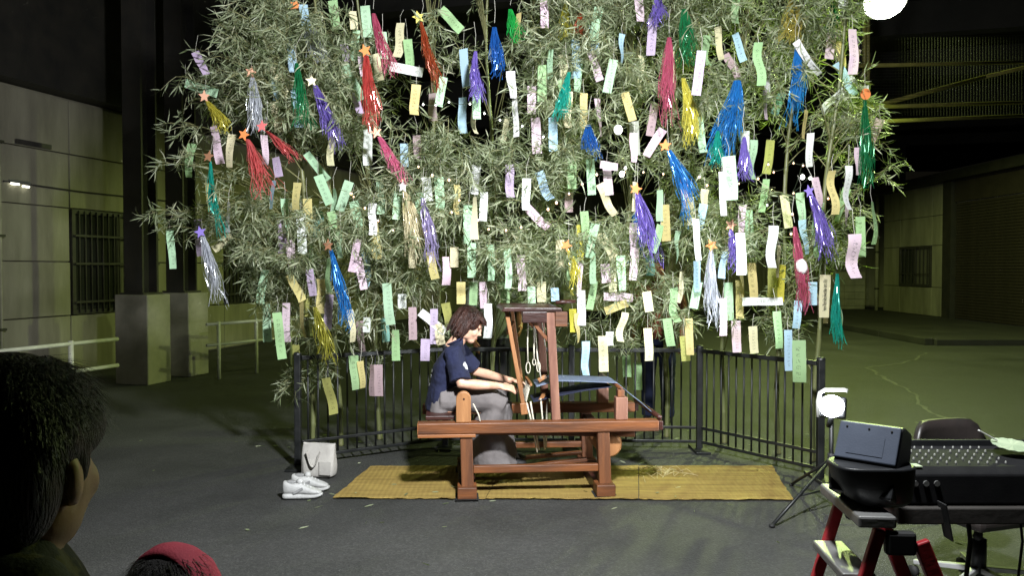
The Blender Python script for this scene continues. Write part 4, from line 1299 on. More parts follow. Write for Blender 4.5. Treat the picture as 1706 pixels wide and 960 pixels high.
# ================================================================== STEPLADDER
ld_t = 0.855
pF = gnd(1402, 817, ld_t); pN = gnd(1466, 869, ld_t)
ld = empty('stepladder', (pN.x, pN.y, 0))
tag(ld, 'red folding stepladder with metal steps under the speaker box', 'ladder')
dF = Vector((pF.x - pN.x, pF.y - pN.y, 0))
ax = dF.normalized()
out = Vector((-ax.y, ax.x, 0))
if out.x > 0: out = -out
for p in (Vector((0, 0, 0)), dF):
    top = p + Vector((0, 0, ld_t - 0.02)); bot = p + out * 0.24 + Vector((0, 0, 0.0))
    MB().bar(top, bot, 0.022, 0.030, tuple(out)).build('rail', M['red_paint'], ld, bev=0.004)
    top2 = p - out * 0.10 + Vector((0, 0, ld_t - 0.05)); bot2 = p - out * 0.42
    MB().bar(top2, bot2, 0.022, 0.04, tuple(out)).build('rear_rail', M['red_paint'], ld, bev=0.004)
    MB().box(p - out * 0.05 + Vector((0, 0, ld_t - 0.055)), (0.03, 0.075, 0.06), Matrix((ax, out, Vector((0, 0, 1)))).transposed()).build('hinge', M['rubber'], ld, bev=0.008)
    MB().bar(p + out * 0.13 + Vector((0, 0, 0.45)), p - out * 0.25 + Vector((0, 0, 0.45)), 0.006, 0.018).build('spreader', M['aluminium'], ld)
Tl = Matrix((ax, out, Vector((0, 0, 1)))).transposed()
Lr = dF.length
MB().box(dF * 0.5 + out * 0.01 + Vector((0, 0, ld_t)), (Lr + 0.03, 0.095, 0.03), Tl).build('top_step', M['aluminium'], ld, bev=0.006)
for z in (0.70, 0.40):
    o_ = out * (0.24 * (1 - z / ld_t))
    MB().box(dF * 0.5 + o_ + Vector((0, 0, z)), (Lr - 0.03, 0.085, 0.024), Tl).build('step', M['aluminium'], ld, bev=0.005)

# ================================================================== CONSOLE, BOARD, SPEAKER BOX, TUB, FAN
D0 = 2.22
def cx_(px, Y): return (px - 853) / FPX * Y
bd = empty('board_table', (cx_(1496, D0), D0, 0))
tag(bd, 'dark grey board carried on stands under the black console', 'table')
MB().bx(0.0, 0.95, -0.02, 0.38, 0.792, 0.838).build('board', M['grey_board'], bd, bev=0.004)
for x in (0.62, 0.90):
    for y in (0.02, 0.34):
        MB().bx(x - 0.015, x + 0.015, y - 0.015, y + 0.015, 0, 0.79).build('leg', M['fence'], bd)
MB().bar((0.115, -0.027, 0.855), (0.135, -0.027, 0.755), 0.045, 0.004, (1, 0, 0)).build('hanging_tape', M['rubber'], bd)
cs = empty('sound_console', (cx_(1492, D0), D0, 0.842))
tag(cs, 'black sound console with slanting rows of white knobs', 'console')
MB().prism([(0.0, 0.0), (0.215, 0.0), (0.215, 0.118), (0.03, 0.100), (0.0, 0.085)], 0.84, rot('Z', PI / 2), (0.42, 0, 0)).build('body', M['console_top'], cs, bev=0.006, fix=True)
kn = MB().lathe([(0.0, 0.006), (0.0018, 0.006), (0.0023, 0.005), (0.0028, 0.0)], 10).mesh('knob', M['knob_grey'], True)
for i in range(10):
    for j in range(5):
        k_ = link('knob', kn, cs)
        y = 0.055 + j * 0.033
        k_.location = (0.10 + i * 0.026 + (0 if i < 5 else 0.012), y, 0.1005 + (y - 0.03) * 0.0973)
MB().bar((0.015, 0.034, 0.1015), (0.09, 0.034, 0.1015), 0.035, 0.003).build('label_strip', M['fan_paper'], cs)
for i in range(3):
    MB().tube([(0.06 + 0.03 * i, -0.001, 0.06), (0.06 + 0.03 * i, -0.006, 0.06)], 0.008, 10).build('socket', M['aluminium'], cs)
MB().bx(0.0, 0.84, 0.2155, 0.225, 0.02, 0.135).build('back_edge', M['black_plastic'], cs, bev=0.003)
# paper fan
fp = at(1694, 768, 2.34)
fn = empty('paper_fan', (fp.x, 2.36, 0.978), R(25))
tag(fn, 'round pale green paper fan lying on the black console', 'fan')
Tf = rot('X', R(10))
mb = MB()
vs = [Tf @ Vector((0, 0, 0.0))]
for k in range(28):
    a = 2 * PI * k / 28
    vs.append(Tf @ Vector((0.062 * math.cos(a), 0.055 * math.sin(a), 0.002 * (k % 2))))
mb.add(vs, [(0, 1 + k, 1 + (k + 1) % 28) for k in range(28)])
o_ = mb.build('leaf', M['fan_paper'], fn)
o_.modifiers.new('thick', 'SOLIDIFY').thickness = 0.0015
MB().bar(Tf @ Vector((-0.03, 0.03, 0.006)), Tf @ Vector((-0.075, 0.06, 0.03)), 0.012, 0.004).build('handle', M['white_plastic'], fn, bev=0.001)
# tub and speaker box
P1 = Vector((0.860, 2.15, 0)); P2 = Vector((0.962, 2.05, 0))
sw = (P2 - P1).normalized(); sd_ = Vector((-sw.y, sw.x, 0))
if sd_.y < 0: sd_ = -sd_
sp = empty('speaker_box', (P1 + (P2 - P1) * 0.5 + sd_ * 0.04) + Vector((0, 0, 0.886)))
tag(sp, 'black speaker unit with an angled grey screwed panel on the stepladder', 'speaker')
bs = MB()
def rrect(cx, cy, hx, hy, z, n=28):
    out_ = []
    for k in range(n):
        t = 2 * PI * k / n
        c_, s_ = math.cos(t), math.sin(t)
        out_.append((cx + math.copysign(abs(c_) ** 0.6, c_) * hx, cy + math.copysign(abs(s_) ** 0.6, s_) * hy, z))
    return out_
rs = [rrect(0.04, 0, 0.06, 0.045, -0.012), rrect(0.035, 0, 0.08, 0.06, 0.004), rrect(0.02, 0, 0.098, 0.072, 0.05), rrect(0.015, 0, 0.104, 0.076, 0.088), rrect(0.015, 0, 0.105, 0.077, 0.094), rrect(0.015, 0, 0.099, 0.072, 0.097), rrect(0.015, 0, 0.094, 0.064, 0.094)]
bs.add([p_ for r in rs for p_ in r], [(i * 28 + k, i * 28 + (k + 1) % 28, (i + 1) * 28 + (k + 1) % 28, (i + 1) * 28 + k) for i in range(len(rs) - 1) for k in range(28)] + [tuple(range(28))[::-1], tuple(6 * 28 + k for k in range(28))])
bs.build('base', M['black_plastic'], sp, smooth=True)
Ts = Matrix((sw, sd_, Vector((0, 0, 1)))).transposed() @ rot('X', R(-24))
poly = [(-0.045, 0.0), (0.045, 0.0), (0.052, 0.14), (0.035, 0.198), (-0.02, 0.200), (-0.042, 0.19)]
Tr = Ts @ rot('Z', PI / 2)
MB().prism(poly, 0.165, Tr).build('cabinet', M['black_plastic'], sp, bev=0.006, fix=True)
MB().add([Ts @ Vector(p_) for p_ in ((-0.080, -0.0505, 0.09), (0.080, -0.0505, 0.09), (0.080, -0.0475, 0.192), (-0.080, -0.0475, 0.192), (-0.080, -0.043, 0.09), (0.080, -0.043, 0.09), (0.080, -0.041, 0.192), (-0.080, -0.041, 0.192))], [(0, 1, 2, 3), (4, 7, 6, 5), (0, 4, 5, 1), (1, 5, 6, 2), (2, 6, 7, 3), (3, 7, 4, 0)]).build('panel', M['grey_panel'], sp, bev=0.003)
for x in (-0.045, 0.0, 0.045):
    MB().ell(Ts @ Vector((x * 1.3, -0.0485, 0.178)), (0.003, 0.003, 0.003)).build('screw', M['rubber'], sp)
MB().add([Ts @ Vector(p_) for p_ in ((-0.05, -0.0515, 0.105), (0.045, -0.0515, 0.105), (0.045, -0.0502, 0.160), (-0.05, -0.0502, 0.160))], [(0, 1, 2, 3)]).build('recess', M['grey_panel'], sp)
# office chair
oc_p = Vector((cx_(1640, 3.7), 3.72, 0))
oc = empty('office_chair', oc_p, R(18))
tag(oc, 'low office chair with a dark backrest and chrome star base', 'chair')
for k in range(5):
    a = R(200) + k * 2 * PI / 5
    e = Vector((math.cos(a) * 0.27, math.sin(a) * 0.27, 0.075))
    lg = MB().bar((0, 0, 0.10), e, 0.035, 0.028, (0, 0, 1), 0.026, 0.02).build('base_leg', M['chrome'], oc, bev=0.004)
    MB().tube([e + Vector((-0.012, 0, -0.045)), e + Vector((0.012, 0, -0.045))], 0.028, 12).build('caster', M['rubber'], lg, smooth=True)
MB().tube([(0, 0, 0.07), (0, 0, 0.24)], 0.036, 14).build('column', M['black_plastic'], oc, smooth=True)
MB().tube([(0, 0, 0.24), (0, 0, 0.34)], 0.018, 14).build('gas_lift', M['black_plastic'], oc, smooth=True)
MB().tube([(-0.02, -0.02, 0.27), (-0.06, -0.05, 0.27)], 0.02, 10).build('adjusting_knob', M['rubber'], oc, smooth=True)
sb_ = MB().box((0, 0, 0.375), (0.44, 0.42, 0.07)).build('seat', M['brown_vinyl'], oc, bev=0.03)
bk = MB()
vs, fs = [], []
for lay in (0, 0.035):
    for j in range(7):
        for i in range(13):
            x = -0.21 + 0.42 * i / 12
            z = 0.49 + 0.27 * j / 6
            rr = 1 - max(0, (abs(x) - 0.12) / 0.09) ** 2.5 * max(0, (j - 2) / 4) * 0.35
            vs.append((x * (1 if j else 0.95), 0.20 + lay + 0.05 * (x / 0.21) ** 2 * -1, 0.49 + (z - 0.49) * rr))
for j in range(6):
    for i in range(12):
        q0 = j * 13 + i
        fs += [(q0, q0 + 1, q0 + 14, q0 + 13), (91 + q0, 91 + q0 + 13, 91 + q0 + 14, 91 + q0 + 1)]
rim = list(range(13)) + [j * 13 + 12 for j in range(1, 7)] + [6 * 13 + i for i in range(11, -1, -1)] + [j * 13 for j in range(5, 0, -1)]
for k in range(len(rim)):
    a, b_ = rim[k], rim[(k + 1) % len(rim)]
    fs.append((b_, a, a + 91, b_ + 91))
bk.add(vs, fs).build('backrest', M['brown_vinyl'], oc, smooth=True)
MB().bar((0, 0.12, 0.335), (0, 0.25, 0.36), 0.05, 0.012).build('back_bracket', M['rubber'], oc)
MB().bar((0, 0.25, 0.35), (0, 0.235, 0.56), 0.05, 0.012, (0, 1, 0)).build('back_support', M['rubber'], oc)
# cables hanging from the board
for i, (px, y0) in enumerate(((1698, 2.5), (1611, 2.52))):
    a = at(px, 850, y0)
    mb = MB().tube([a, a + Vector((0.012, 0, -0.10)), a + Vector((0.006, 0.01, -0.22)), a + Vector((-0.02, 0.02, -0.36))], 0.0045 if i == 0 else 0.008, 6)
    tag(mb.build('cable', M['rubber'], None, smooth=True), ('thin black cable dangling under the board near the fan', 'thick black cable hanging under the board beside the chair column')[i], 'cable', 'cables under the board')

# ================================================================== BAMBOO
bam = [(-1.60, 6.38), (-1.46, 6.75), (-1.17, 7.00), (-0.66, 7.20), (-0.18, 7.25), (0.34, 7.25), (0.985, 7.05), (1.36, 7.10), (1.80, 6.85), (2.14, 6.45), (2.34, 6.20)]
bam_labels = [
    'outermost bamboo stalk on the side of the white tote bag, leaning outwards',
    'bamboo stalk rising behind the left end panel of the fence',
    'bamboo stalk rising between the tote bag and the seated weaver',
    'bamboo stalk rising directly behind the seated weaver',
    'bamboo stalk rising behind the loom beater',
    'bamboo stalk rising behind the loom uprights',
    'slender bamboo stalk rising behind the sloping blue warp',
    'bamboo stalk rising beside the person in navy trousers',
    'bamboo stalk leaning behind the fence corner post',
    'bamboo stalk inside the end panel of the fence near the work lamp',
    'outermost bamboo stalk on the side of the work lamp, by the fence end post']
culm_paths = []
for i, (bx_, by_) in enumerate(bam):
    H = rnd.uniform(4.6, 5.2)
    out = (bx_ - 0.25) * 0.10
    tw = -rnd.uniform(0.25, 0.75)
    pts = []
    for k in range(15):
        t = k / 14
        pts.append(Vector((bx_ + out * t ** 1.7 + 0.02 * math.sin(k * 1.3 + i), by_ + tw * t ** 2.2, H * t - 0.02 * (t < .01))))
    culm_paths.append(pts)
def on_culm(i, z):
    p = culm_paths[i]
    for a, b_ in zip(p, p[1:]):
        if a.z <= z <= b_.z:
            return a.lerp(b_, (z - a.z) / (b_.z - a.z))
    return p[-1].copy()

env = [(0.85, -1.45, 1.75), (1.0, -1.65, 2.0), (1.26, -1.92, 2.38), (1.58, -2.10, 2.52), (1.93, -2.30, 2.64), (2.38, -2.52, 2.78), (2.92, -2.44, 2.70), (3.5, -2.10, 2.62), (4.4, -1.7, 2.3)]
def envelope(z):
    for (z0, a0, b0), (z1, a1, b1) in zip(env, env[1:]):
        if z0 <= z <= z1:
            t = (z - z0) / (z1 - z0)
            return a0 + (a1 - a0) * t, b0 + (b1 - b0) * t
    return env[-1][1:]
targets = []
while len(targets) < 1180:
    z = rnd.uniform(0.95, 4.4)
    x0, x1 = envelope(z)
    x = rnd.uniform(x0, x1)
    Y = 5.62 + 1.35 * rnd.random() ** 1.5
    if z < 1.6:
        Y = max(Y, 5.95)
        if rnd.random() > ((z - 0.75) / 0.85) ** 1.6: continue
    if z > 3.6 and rnd.random() < 0.35: continue
    if abs(x - 0.1) < 1.2 and z < 1.25 and rnd.random() < 0.6: continue
    # perspective: the crown is as wide as its front shows
    x *= Y / 6.1
    d = noise.noise(Vector((x * 1.5, z * 1.5, 4.2))) + 0.5 * noise.noise(Vector((x * 3.1, z * 3.1, 9.2)))
    if d < -0.06: continue
    targets.append(Vector((x, Y, z)))
for px, py, Y in ((262, 352, 6.0), (285, 372, 6.0), (300, 350, 6.0), (345, 352, 6.0), (380, 365, 6.0), (490, 640, 6.1), (505, 625, 6.1), (520, 612, 6.1), (290, 250, 6.0), (300, 130, 6.0), (285, 262, 6.0), (310, 205, 6.0), (1470, 290, 6.1), (1440, 345, 6.1), (1475, 230, 6.1), (1080, 500, 6.3), (1110, 470, 6.3), (1090, 520, 6.3), (1130, 455, 6.2), (1300, 520, 6.2), (1320, 540, 6.2), (1160, 515, 6.3), (640, 560, 6.4), (600, 590, 6.4), (680, 470, 6.2), (440, 470, 6.0), (425, 505, 6.0), (1010, 545, 6.4), (1040, 560, 6.4), (970, 545, 6.4)):
    for k in range(2):
        targets.append(at(px + rnd.uniform(-12, 12), py + rnd.uniform(-10, 10), Y + rnd.uniform(-.1, .1)))

def leaf(V, F, p, d, ln, w, curl):
    d = d.normalized()
    s = d.cross(Vector((rnd.gauss(0, 1), rnd.gauss(0, 1), rnd.gauss(0, 1))))
    if s.length < 1e-4: s = d.orthogonal()
    s = s.normalized()
    n = s.cross(d)
    p1 = p + d * ln * 0.3 + n * curl * ln * 0.10
    p2 = p + d * ln * 0.68 + n * curl * ln * 0.30
    p3 = p + d * ln * 0.95 + n * curl * ln * 0.62
    q_ = len(V)
    V += [p, p1 - s * w / 2, p1 + s * w / 2, p2 - s * w * 0.38, p2 + s * w * 0.38, p3]
    F += [(q_, q_ + 1, q_ + 2), (q_ + 1, q_ + 3, q_ + 4, q_ + 2), (q_ + 3, q_ + 5, q_ + 4)]

per = [([], []) for _ in bam]
branches = [MB() for _ in bam]
DOWN = Vector((0, 0, -1))
for tg in targets:
    best = min(range(len(bam)), key=lambda i: abs(on_culm(i, max(0.9, min(4.4, tg.z))).x - tg.x) + rnd.uniform(0, 0.5))
    c = on_culm(best, max(0.7, tg.z - 0.3))
    hd_ = (Vector((tg.x, tg.y, 0)) - Vector((c.x, c.y, 0))).length
    za = max(0.6, min(4.5, tg.z - 0.30 * hd_ - rnd.uniform(0.05, 0.35)))
    a = on_culm(best, za)
    ln = (tg - a).length
    m_ = a.lerp(tg, 0.5) + Vector((rnd.uniform(-.08, .08), rnd.uniform(-.08, .08), 0.20 * ln))
    pts = []
    for k in range(7):
        t = k / 6
        pts.append(a * (1 - t) ** 2 + m_ * (2 * t * (1 - t)) + tg * t * t)
    branches[best].tube(pts, [0.0048, 0.0042, 0.0036, 0.003, 0.0025, 0.002, 0.0013], 4, False)
    V, F = per[best]
    ntw = rnd.randint(8, 12)
    for w in range(ntw):
        t = rnd.uniform(0.55, 1.0) if ln > 0.8 else rnd.uniform(0.35, 1.0)
        if w == 0: t = 1.0
        k = min(5, int(t * 6))
        p = pts[k].lerp(pts[k + 1], t * 6 - k) if t < 1 else pts[-1]
        d = (pts[k + 1] - pts[k]).normalized()
        td = (d * 0.5 + Vector((rnd.gauss(0, .6), rnd.gauss(0, .6), rnd.gauss(0, .45))) + DOWN * 0.15).normalized()
        tl = rnd.uniform(0.05, 0.18)
        e = p + td * tl + DOWN * 0.03
        branches[best].tube([p, p.lerp(e, 0.5) + Vector((0, 0, 0.008)), e], [0.0016, 0.0013, 0.0009], 3, False)
        for l in range(rnd.randint(5, 8)):
            tt = rnd.uniform(0.3, 1.0) if l else 1.0
            lp = p.lerp(e, tt)
            ld_ = td * 0.6 + Vector((rnd.gauss(0, .55), rnd.gauss(0, .55), rnd.gauss(0, .5))) + DOWN * 0.25
            leaf(V, F, lp, ld_, rnd.uniform(0.05, 0.125), rnd.uniform(0.005, 0.0115), rnd.uniform(-1.5, 1.5))
for i, (bx_, by_) in enumerate(bam):
    root = empty('bamboo_stalk', (bx_, by_, 0))
    tag(root, bam_labels[i], 'bamboo', 'cut bamboo stalks behind the fence')
    O_ = Vector((bx_, by_, 0))
    cm = MB()
    p = [v - O_ for v in culm_paths[i]]
    pts, rad = [], []
    nseg = 20
    H = p[-1].z
    for k in range(nseg):
        for dz, dr in ((0.0, 1.0), (0.012, 1.16), (0.024, 1.0), (0.5 * H / nseg, 0.97)):
            z = k * H / nseg + dz
            if z >= H: continue
            q_ = on_culm(i, z) - O_
            pts.append(q_); rad.append((0.021 * (1 - 0.78 * z / H) + 0.002) * dr)
    cm.tube(pts, rad, 10)
    cm.build('culm', M['culm'], root, smooth=True)
    br = branches[i]
    br.v = [(x - bx_, y - by_, z) for x, y, z in br.v]
    tag(br.build('branches', M['twig'], root), kind='stuff')
    lf = MB()
    lf.v = [(v.x - bx_, v.y - by_, v.z) for v in per[i][0]]
    lf.f = per[i][1]
    tag(lf.build('crown', M['leaf'], root), kind='stuff')

# ================================================================== TINSEL STREAMERS
COL = {
    'silver': (0.62, 0.64, 0.70), 'purple': (0.25, 0.18, 0.58), 'red': (0.55, 0.08, 0.07), 'crimson': (0.55, 0.12, 0.20), 'yellow': (0.66, 0.60, 0.10),
    'teal': (0.02, 0.38, 0.30), 'coral': (0.72, 0.16, 0.16), 'rose': (0.80, 0.22, 0.38), 'blue': (0.03, 0.24, 0.62), 'olive': (0.42, 0.40, 0.06),
    'rust': (0.40, 0.08, 0.03), 'green': (0.03, 0.48, 0.10), 'gold': (0.62, 0.52, 0.12), 'lilac': (0.40, 0.34, 0.55), 'orange': (0.78, 0.24, 0.07),
    'salmon': (0.78, 0.42, 0.28), 'cream': (0.80, 0.72, 0.50), 'brown': (0.32, 0.15, 0.08), 'white': (0.82, 0.80, 0.76), 'dkgreen': (0.02, 0.22, 0.08), 'dkblue': (0.02, 0.12, 0.42)}
# x0 y0 x1 y1 half-width colour star name-used-in-labels
STR = [
    (420, 128, 428, 228, 20, 'silver', 'salmon', 'silver streamer under a salmon star'),
    (498, 16, 535, 98, 20, 'silver', 'orange', 'silver streamer under an orange star at the top'),
    (525, 142, 562, 252, 20, 'purple', 'cream', 'purple streamer under a cream star'),
    (610, 92, 618, 228, 20, 'red', 'orange', 'long red streamer under an orange star'),
    (622, 22, 648, 122, 15, 'crimson', None, 'crimson streamer slanting beside the long red one'),
    (345, 168, 372, 218, 16, 'yellow', 'salmon', 'yellow streamer at the leafy edge'),
    (350, 268, 362, 398, 11, 'teal', 'brown', 'narrow teal streamer under a brown star'),
    (444, 218, 492, 272, 14, 'coral', 'coral', 'short coral streamer slanting down to the right'),
    (412, 232, 446, 322, 18, 'coral', 'orange', 'coral streamer under an orange star'),
    (632, 228, 668, 302, 18, 'rose', 'salmon', 'rose pink streamer under a salmon star'),
    (675, 318, 700, 432, 22, 'cream', 'white', 'pale yellow streamer under a white star'),
    (338, 394, 362, 502, 20, 'silver', 'purple', 'silver streamer under a purple star'),
    (551, 416, 578, 536, 15, 'blue', 'brown', 'bright blue streamer under a brown star'),
    (525, 512, 546, 602, 17, 'olive', None, 'olive yellow streamer hanging above the tote bag'),
    (701, 36, 726, 142, 13, 'rust', 'gold', 'rust streamer under a gold star'),
    (824, 45, 828, 132, 19, 'dkblue', None, 'dark blue streamer at the top'),
    (850, 15, 856, 70, 17, 'green', None, 'grass green streamer at the top'),
    (792, 85, 791, 165, 12, 'purple', None, 'slim purple streamer at the top'),
    (942, 5, 944, 66, 14, 'olive', None, 'olive streamer at the top'),
    (980, 208, 986, 265, 22, 'dkblue', None, 'broad dark blue streamer in the middle'),
    (1115, 62, 1112, 205, 18, 'crimson', None, 'long crimson streamer'),
    (1138, 130, 1158, 245, 17, 'yellow', None, 'yellow streamer beside the long crimson one'),
    (1228, 134, 1216, 262, 34, 'blue', None, 'widest bright blue streamer'),
    (1329, 72, 1325, 222, 17, 'blue', None, 'straight bright blue streamer near the floodlight'),
    (1114, 250, 1158, 366, 20, 'blue', 'orange', 'bright blue streamer under an orange star'),
    (1062, 322, 1084, 434, 22, 'purple', 'orange', 'purple streamer under an orange star'),
    (1352, 326, 1386, 440, 24, 'purple', 'purple', 'purple streamer under a purple star'),
    (1185, 416, 1185, 548, 16, 'silver', 'orange', 'silver streamer under an orange star hanging low'),
    (1324, 378, 1342, 508, 14, 'crimson', None, 'red and white streamer above the fence end'),
    (1395, 456, 1395, 602, 13, 'teal', None, 'emerald streamer hanging lowest near the work lamp'),
    (1441, 164, 1441, 308, 13, 'dkgreen', 'orange', 'green streamer under an orange disc'),
    (1240, 228, 1240, 298, 12, 'purple', None, 'short purple streamer below the widest blue one'),
    (1196, 218, 1195, 276, 13, 'teal', None, 'short teal streamer beside the widest blue one'),
    (1056, 355, 1060, 432, 17, 'blue', None, 'blue streamer half hidden behind a purple one'),
    (946, 416, 968, 486, 13, 'yellow', 'orange', 'yellow streamer under an orange star'),
    (1218, 382, 1224, 452, 12, 'purple', 'salmon', 'slim purple streamer under a salmon star'),
    (1140, 15, 1146, 102, 22, 'dkgreen', None, 'dark green streamer at the top'),
    (1320, 0, 1320, 72, 24, 'gold', None, 'glittering gold streamer in front of the far floodlight'),
    (948, 120, 934, 196, 14, 'teal', None, 'teal streamer among the upper leaves'),
    (1096, -10, 1096, 44, 15, 'purple', None, 'purple streamer at the top edge'),
    (494, 105, 500, 205, 15, 'dkgreen', None, 'dark green streamer beside a purple one'),
    (1386, -10, 1386, 64, 14, 'dkgreen', None, 'dark green streamer beside the floodlight'),
    (704, 330, 722, 446, 15, 'lilac', None, 'greyish lilac streamer behind the pale yellow one'),
    (966, 22, 966, 58, 12, 'rust', None, 'short rust streamer at the top'),
]
def star_mesh(r, th=0.003):
    poly = [((r if k % 2 == 0 else r * 0.45) * math.sin(PI * k / 5), (r if k % 2 == 0 else r * 0.45) * math.cos(PI * k / 5)) for k in range(10)]
    return MB().prism(poly, th).mesh('star', M['card'])
STAR = star_mesh(1.0, 0.07)
DISC = MB().prism([(math.sin(2 * PI * k / 20), math.cos(2 * PI * k / 20)) for k in range(20)], 0.07).mesh('disc', M['card'])
for (x0, y0, x1, y1, hw, col, star, lab) in STR:
    backlit = y1 < 110
    Y = rnd.uniform(5.5, 5.8) if not backlit else rnd.uniform(5.7, 6.2)
    if y0 > 440: Y = 5.8
    if x0 == 1056: Y = 6.3
    a = at(x0, y0, Y); b_ = at(x1, y1, Y - 0.05)
    root = empty('tinsel_streamer', a)
    tag(root, lab + ' in the bamboo', 'streamer', 'tinsel streamers hung in the bamboo')
    if len(root['label'].split()) > 16: root['label'] = lab
    if star:
        nm = 'disc' if 'disc' in lab else 'star'
        s_ = link(nm, DISC if nm == 'disc' else STAR, root)
        s_.scale = (0.046,) * 3 if nm == 'star' else (0.040,) * 3
        s_.location = (-(x1 - x0) * 0.0006, -0.01, 0.03)
        s_.rotation_euler = (R(rnd.uniform(-12, 12)), R(rnd.uniform(-25, 25)), R(rnd.uniform(-25, 25)))
        s_.color = (*COL[star], 1)
    L = (b_ - a).length
    hwm = 0.86 * hw * Y / FPX
    lean = (b_ - a)
    nst = int(55 + hw * 1.8)
    V, F = [], []
    tail = Vector((0, 0, -1)).lerp(lean.normalized(), 0.5)
    ctrl = a.lerp(b_, 0.5) + Vector((lean.x * 0.05, 0, 0.02 * abs(lean.x) / (L + .01)))
    nseg = 9
    nb = rnd.randint(4, 7)
    bund = [(Vector((rnd.gauss(0, 0.55), rnd.gauss(0, 0.4), 0)), rnd.uniform(0.68, 1.12), rnd.uniform(0, 6)) for _ in range(nb)]
    sw_a = rnd.uniform(-0.07, 0.07) * L; sw_p = rnd.uniform(0, 2)
    cone = rnd.uniform(0.25, 0.5)
    for sidx in range(nst):
        bd, bl, bp = bund[sidx % nb]
        ang = rnd.uniform(0, 2 * PI); rho = math.sqrt(rnd.random())
        end = bl * rnd.choice((rnd.uniform(0.6, 0.9), rnd.uniform(0.85, 1.0), rnd.uniform(0.9, 1.04)))
        ph = rnd.uniform(0, 6); wv_ = rnd.uniform(0.4, 1.0)
        tw0 = rnd.uniform(0, PI); twr = rnd.uniform(-16, 16)
        wd = rnd.uniform(0.0035, 0.006)
        base = len(V)
        fl = 0.45 + 0.55 * rnd.random()
        for k in range(nseg):
            t = end * k / (nseg - 1)
            c = (a - a) * 0 + lean * t + (ctrl - a.lerp(b_, 0.5)) * (4 * t * (1 - t))
            rr = hwm * (0.2 + cone * min(1, t * 2.2) ** 0.8 + 0.2 * t)
            c = c + Vector((1, 0.4, 0)) * sw_a * math.sin(sw_p + t * 4.5) * t + bd * hwm * 0.75 * t ** 1.4
            off = Vector((math.cos(ang), math.sin(ang) * 0.7, 0)) * rr * rho
            off += Vector((math.sin(ph + t * 7), math.cos(ph * 1.3 + t * 6), 0)) * 0.017 * wv_ * t * (1 + 1.4 * t)
            p = c + off
            at_ = tw0 + twr * t
            s = Vector((math.cos(at_), math.sin(at_), 0.0)) * wd / 2
            V += [p - s, p + s]
            if k: F.append((base + 2 * k - 2, base + 2 * k - 1, base + 2 * k + 1, base + 2 * k))
    mb = MB(); mb.v = [tuple(v) for v in V]; mb.f = F
    tn = tag(mb.build('tinsel', M['tinsel'], root), kind='stuff')
    tn.color = (*COL[col], 1)
    if 'red and white' in lab:
        V2 = MB()
        V2.tube([Vector((0.02 * k / 6 + lean.x * (0.45 + 0.05 * k), -0.03, lean.z * (0.42 + 0.045 * k))) for k in range(5)], [0.02, 0.035, 0.038, 0.036, 0.02], 10)
        w_ = V2.build('paper_band', M['card'], root, smooth=True); w_.color = (0.85, 0.83, 0.82, 1)
    # hanging thread
    MB().tube([(0, 0, 0.03), (rnd.uniform(-.02, .02), 0.02, 0.12), (rnd.uniform(-.03, .03), 0.05, 0.22)], 0.0012, 3, False).build('thread', M['string'], root)

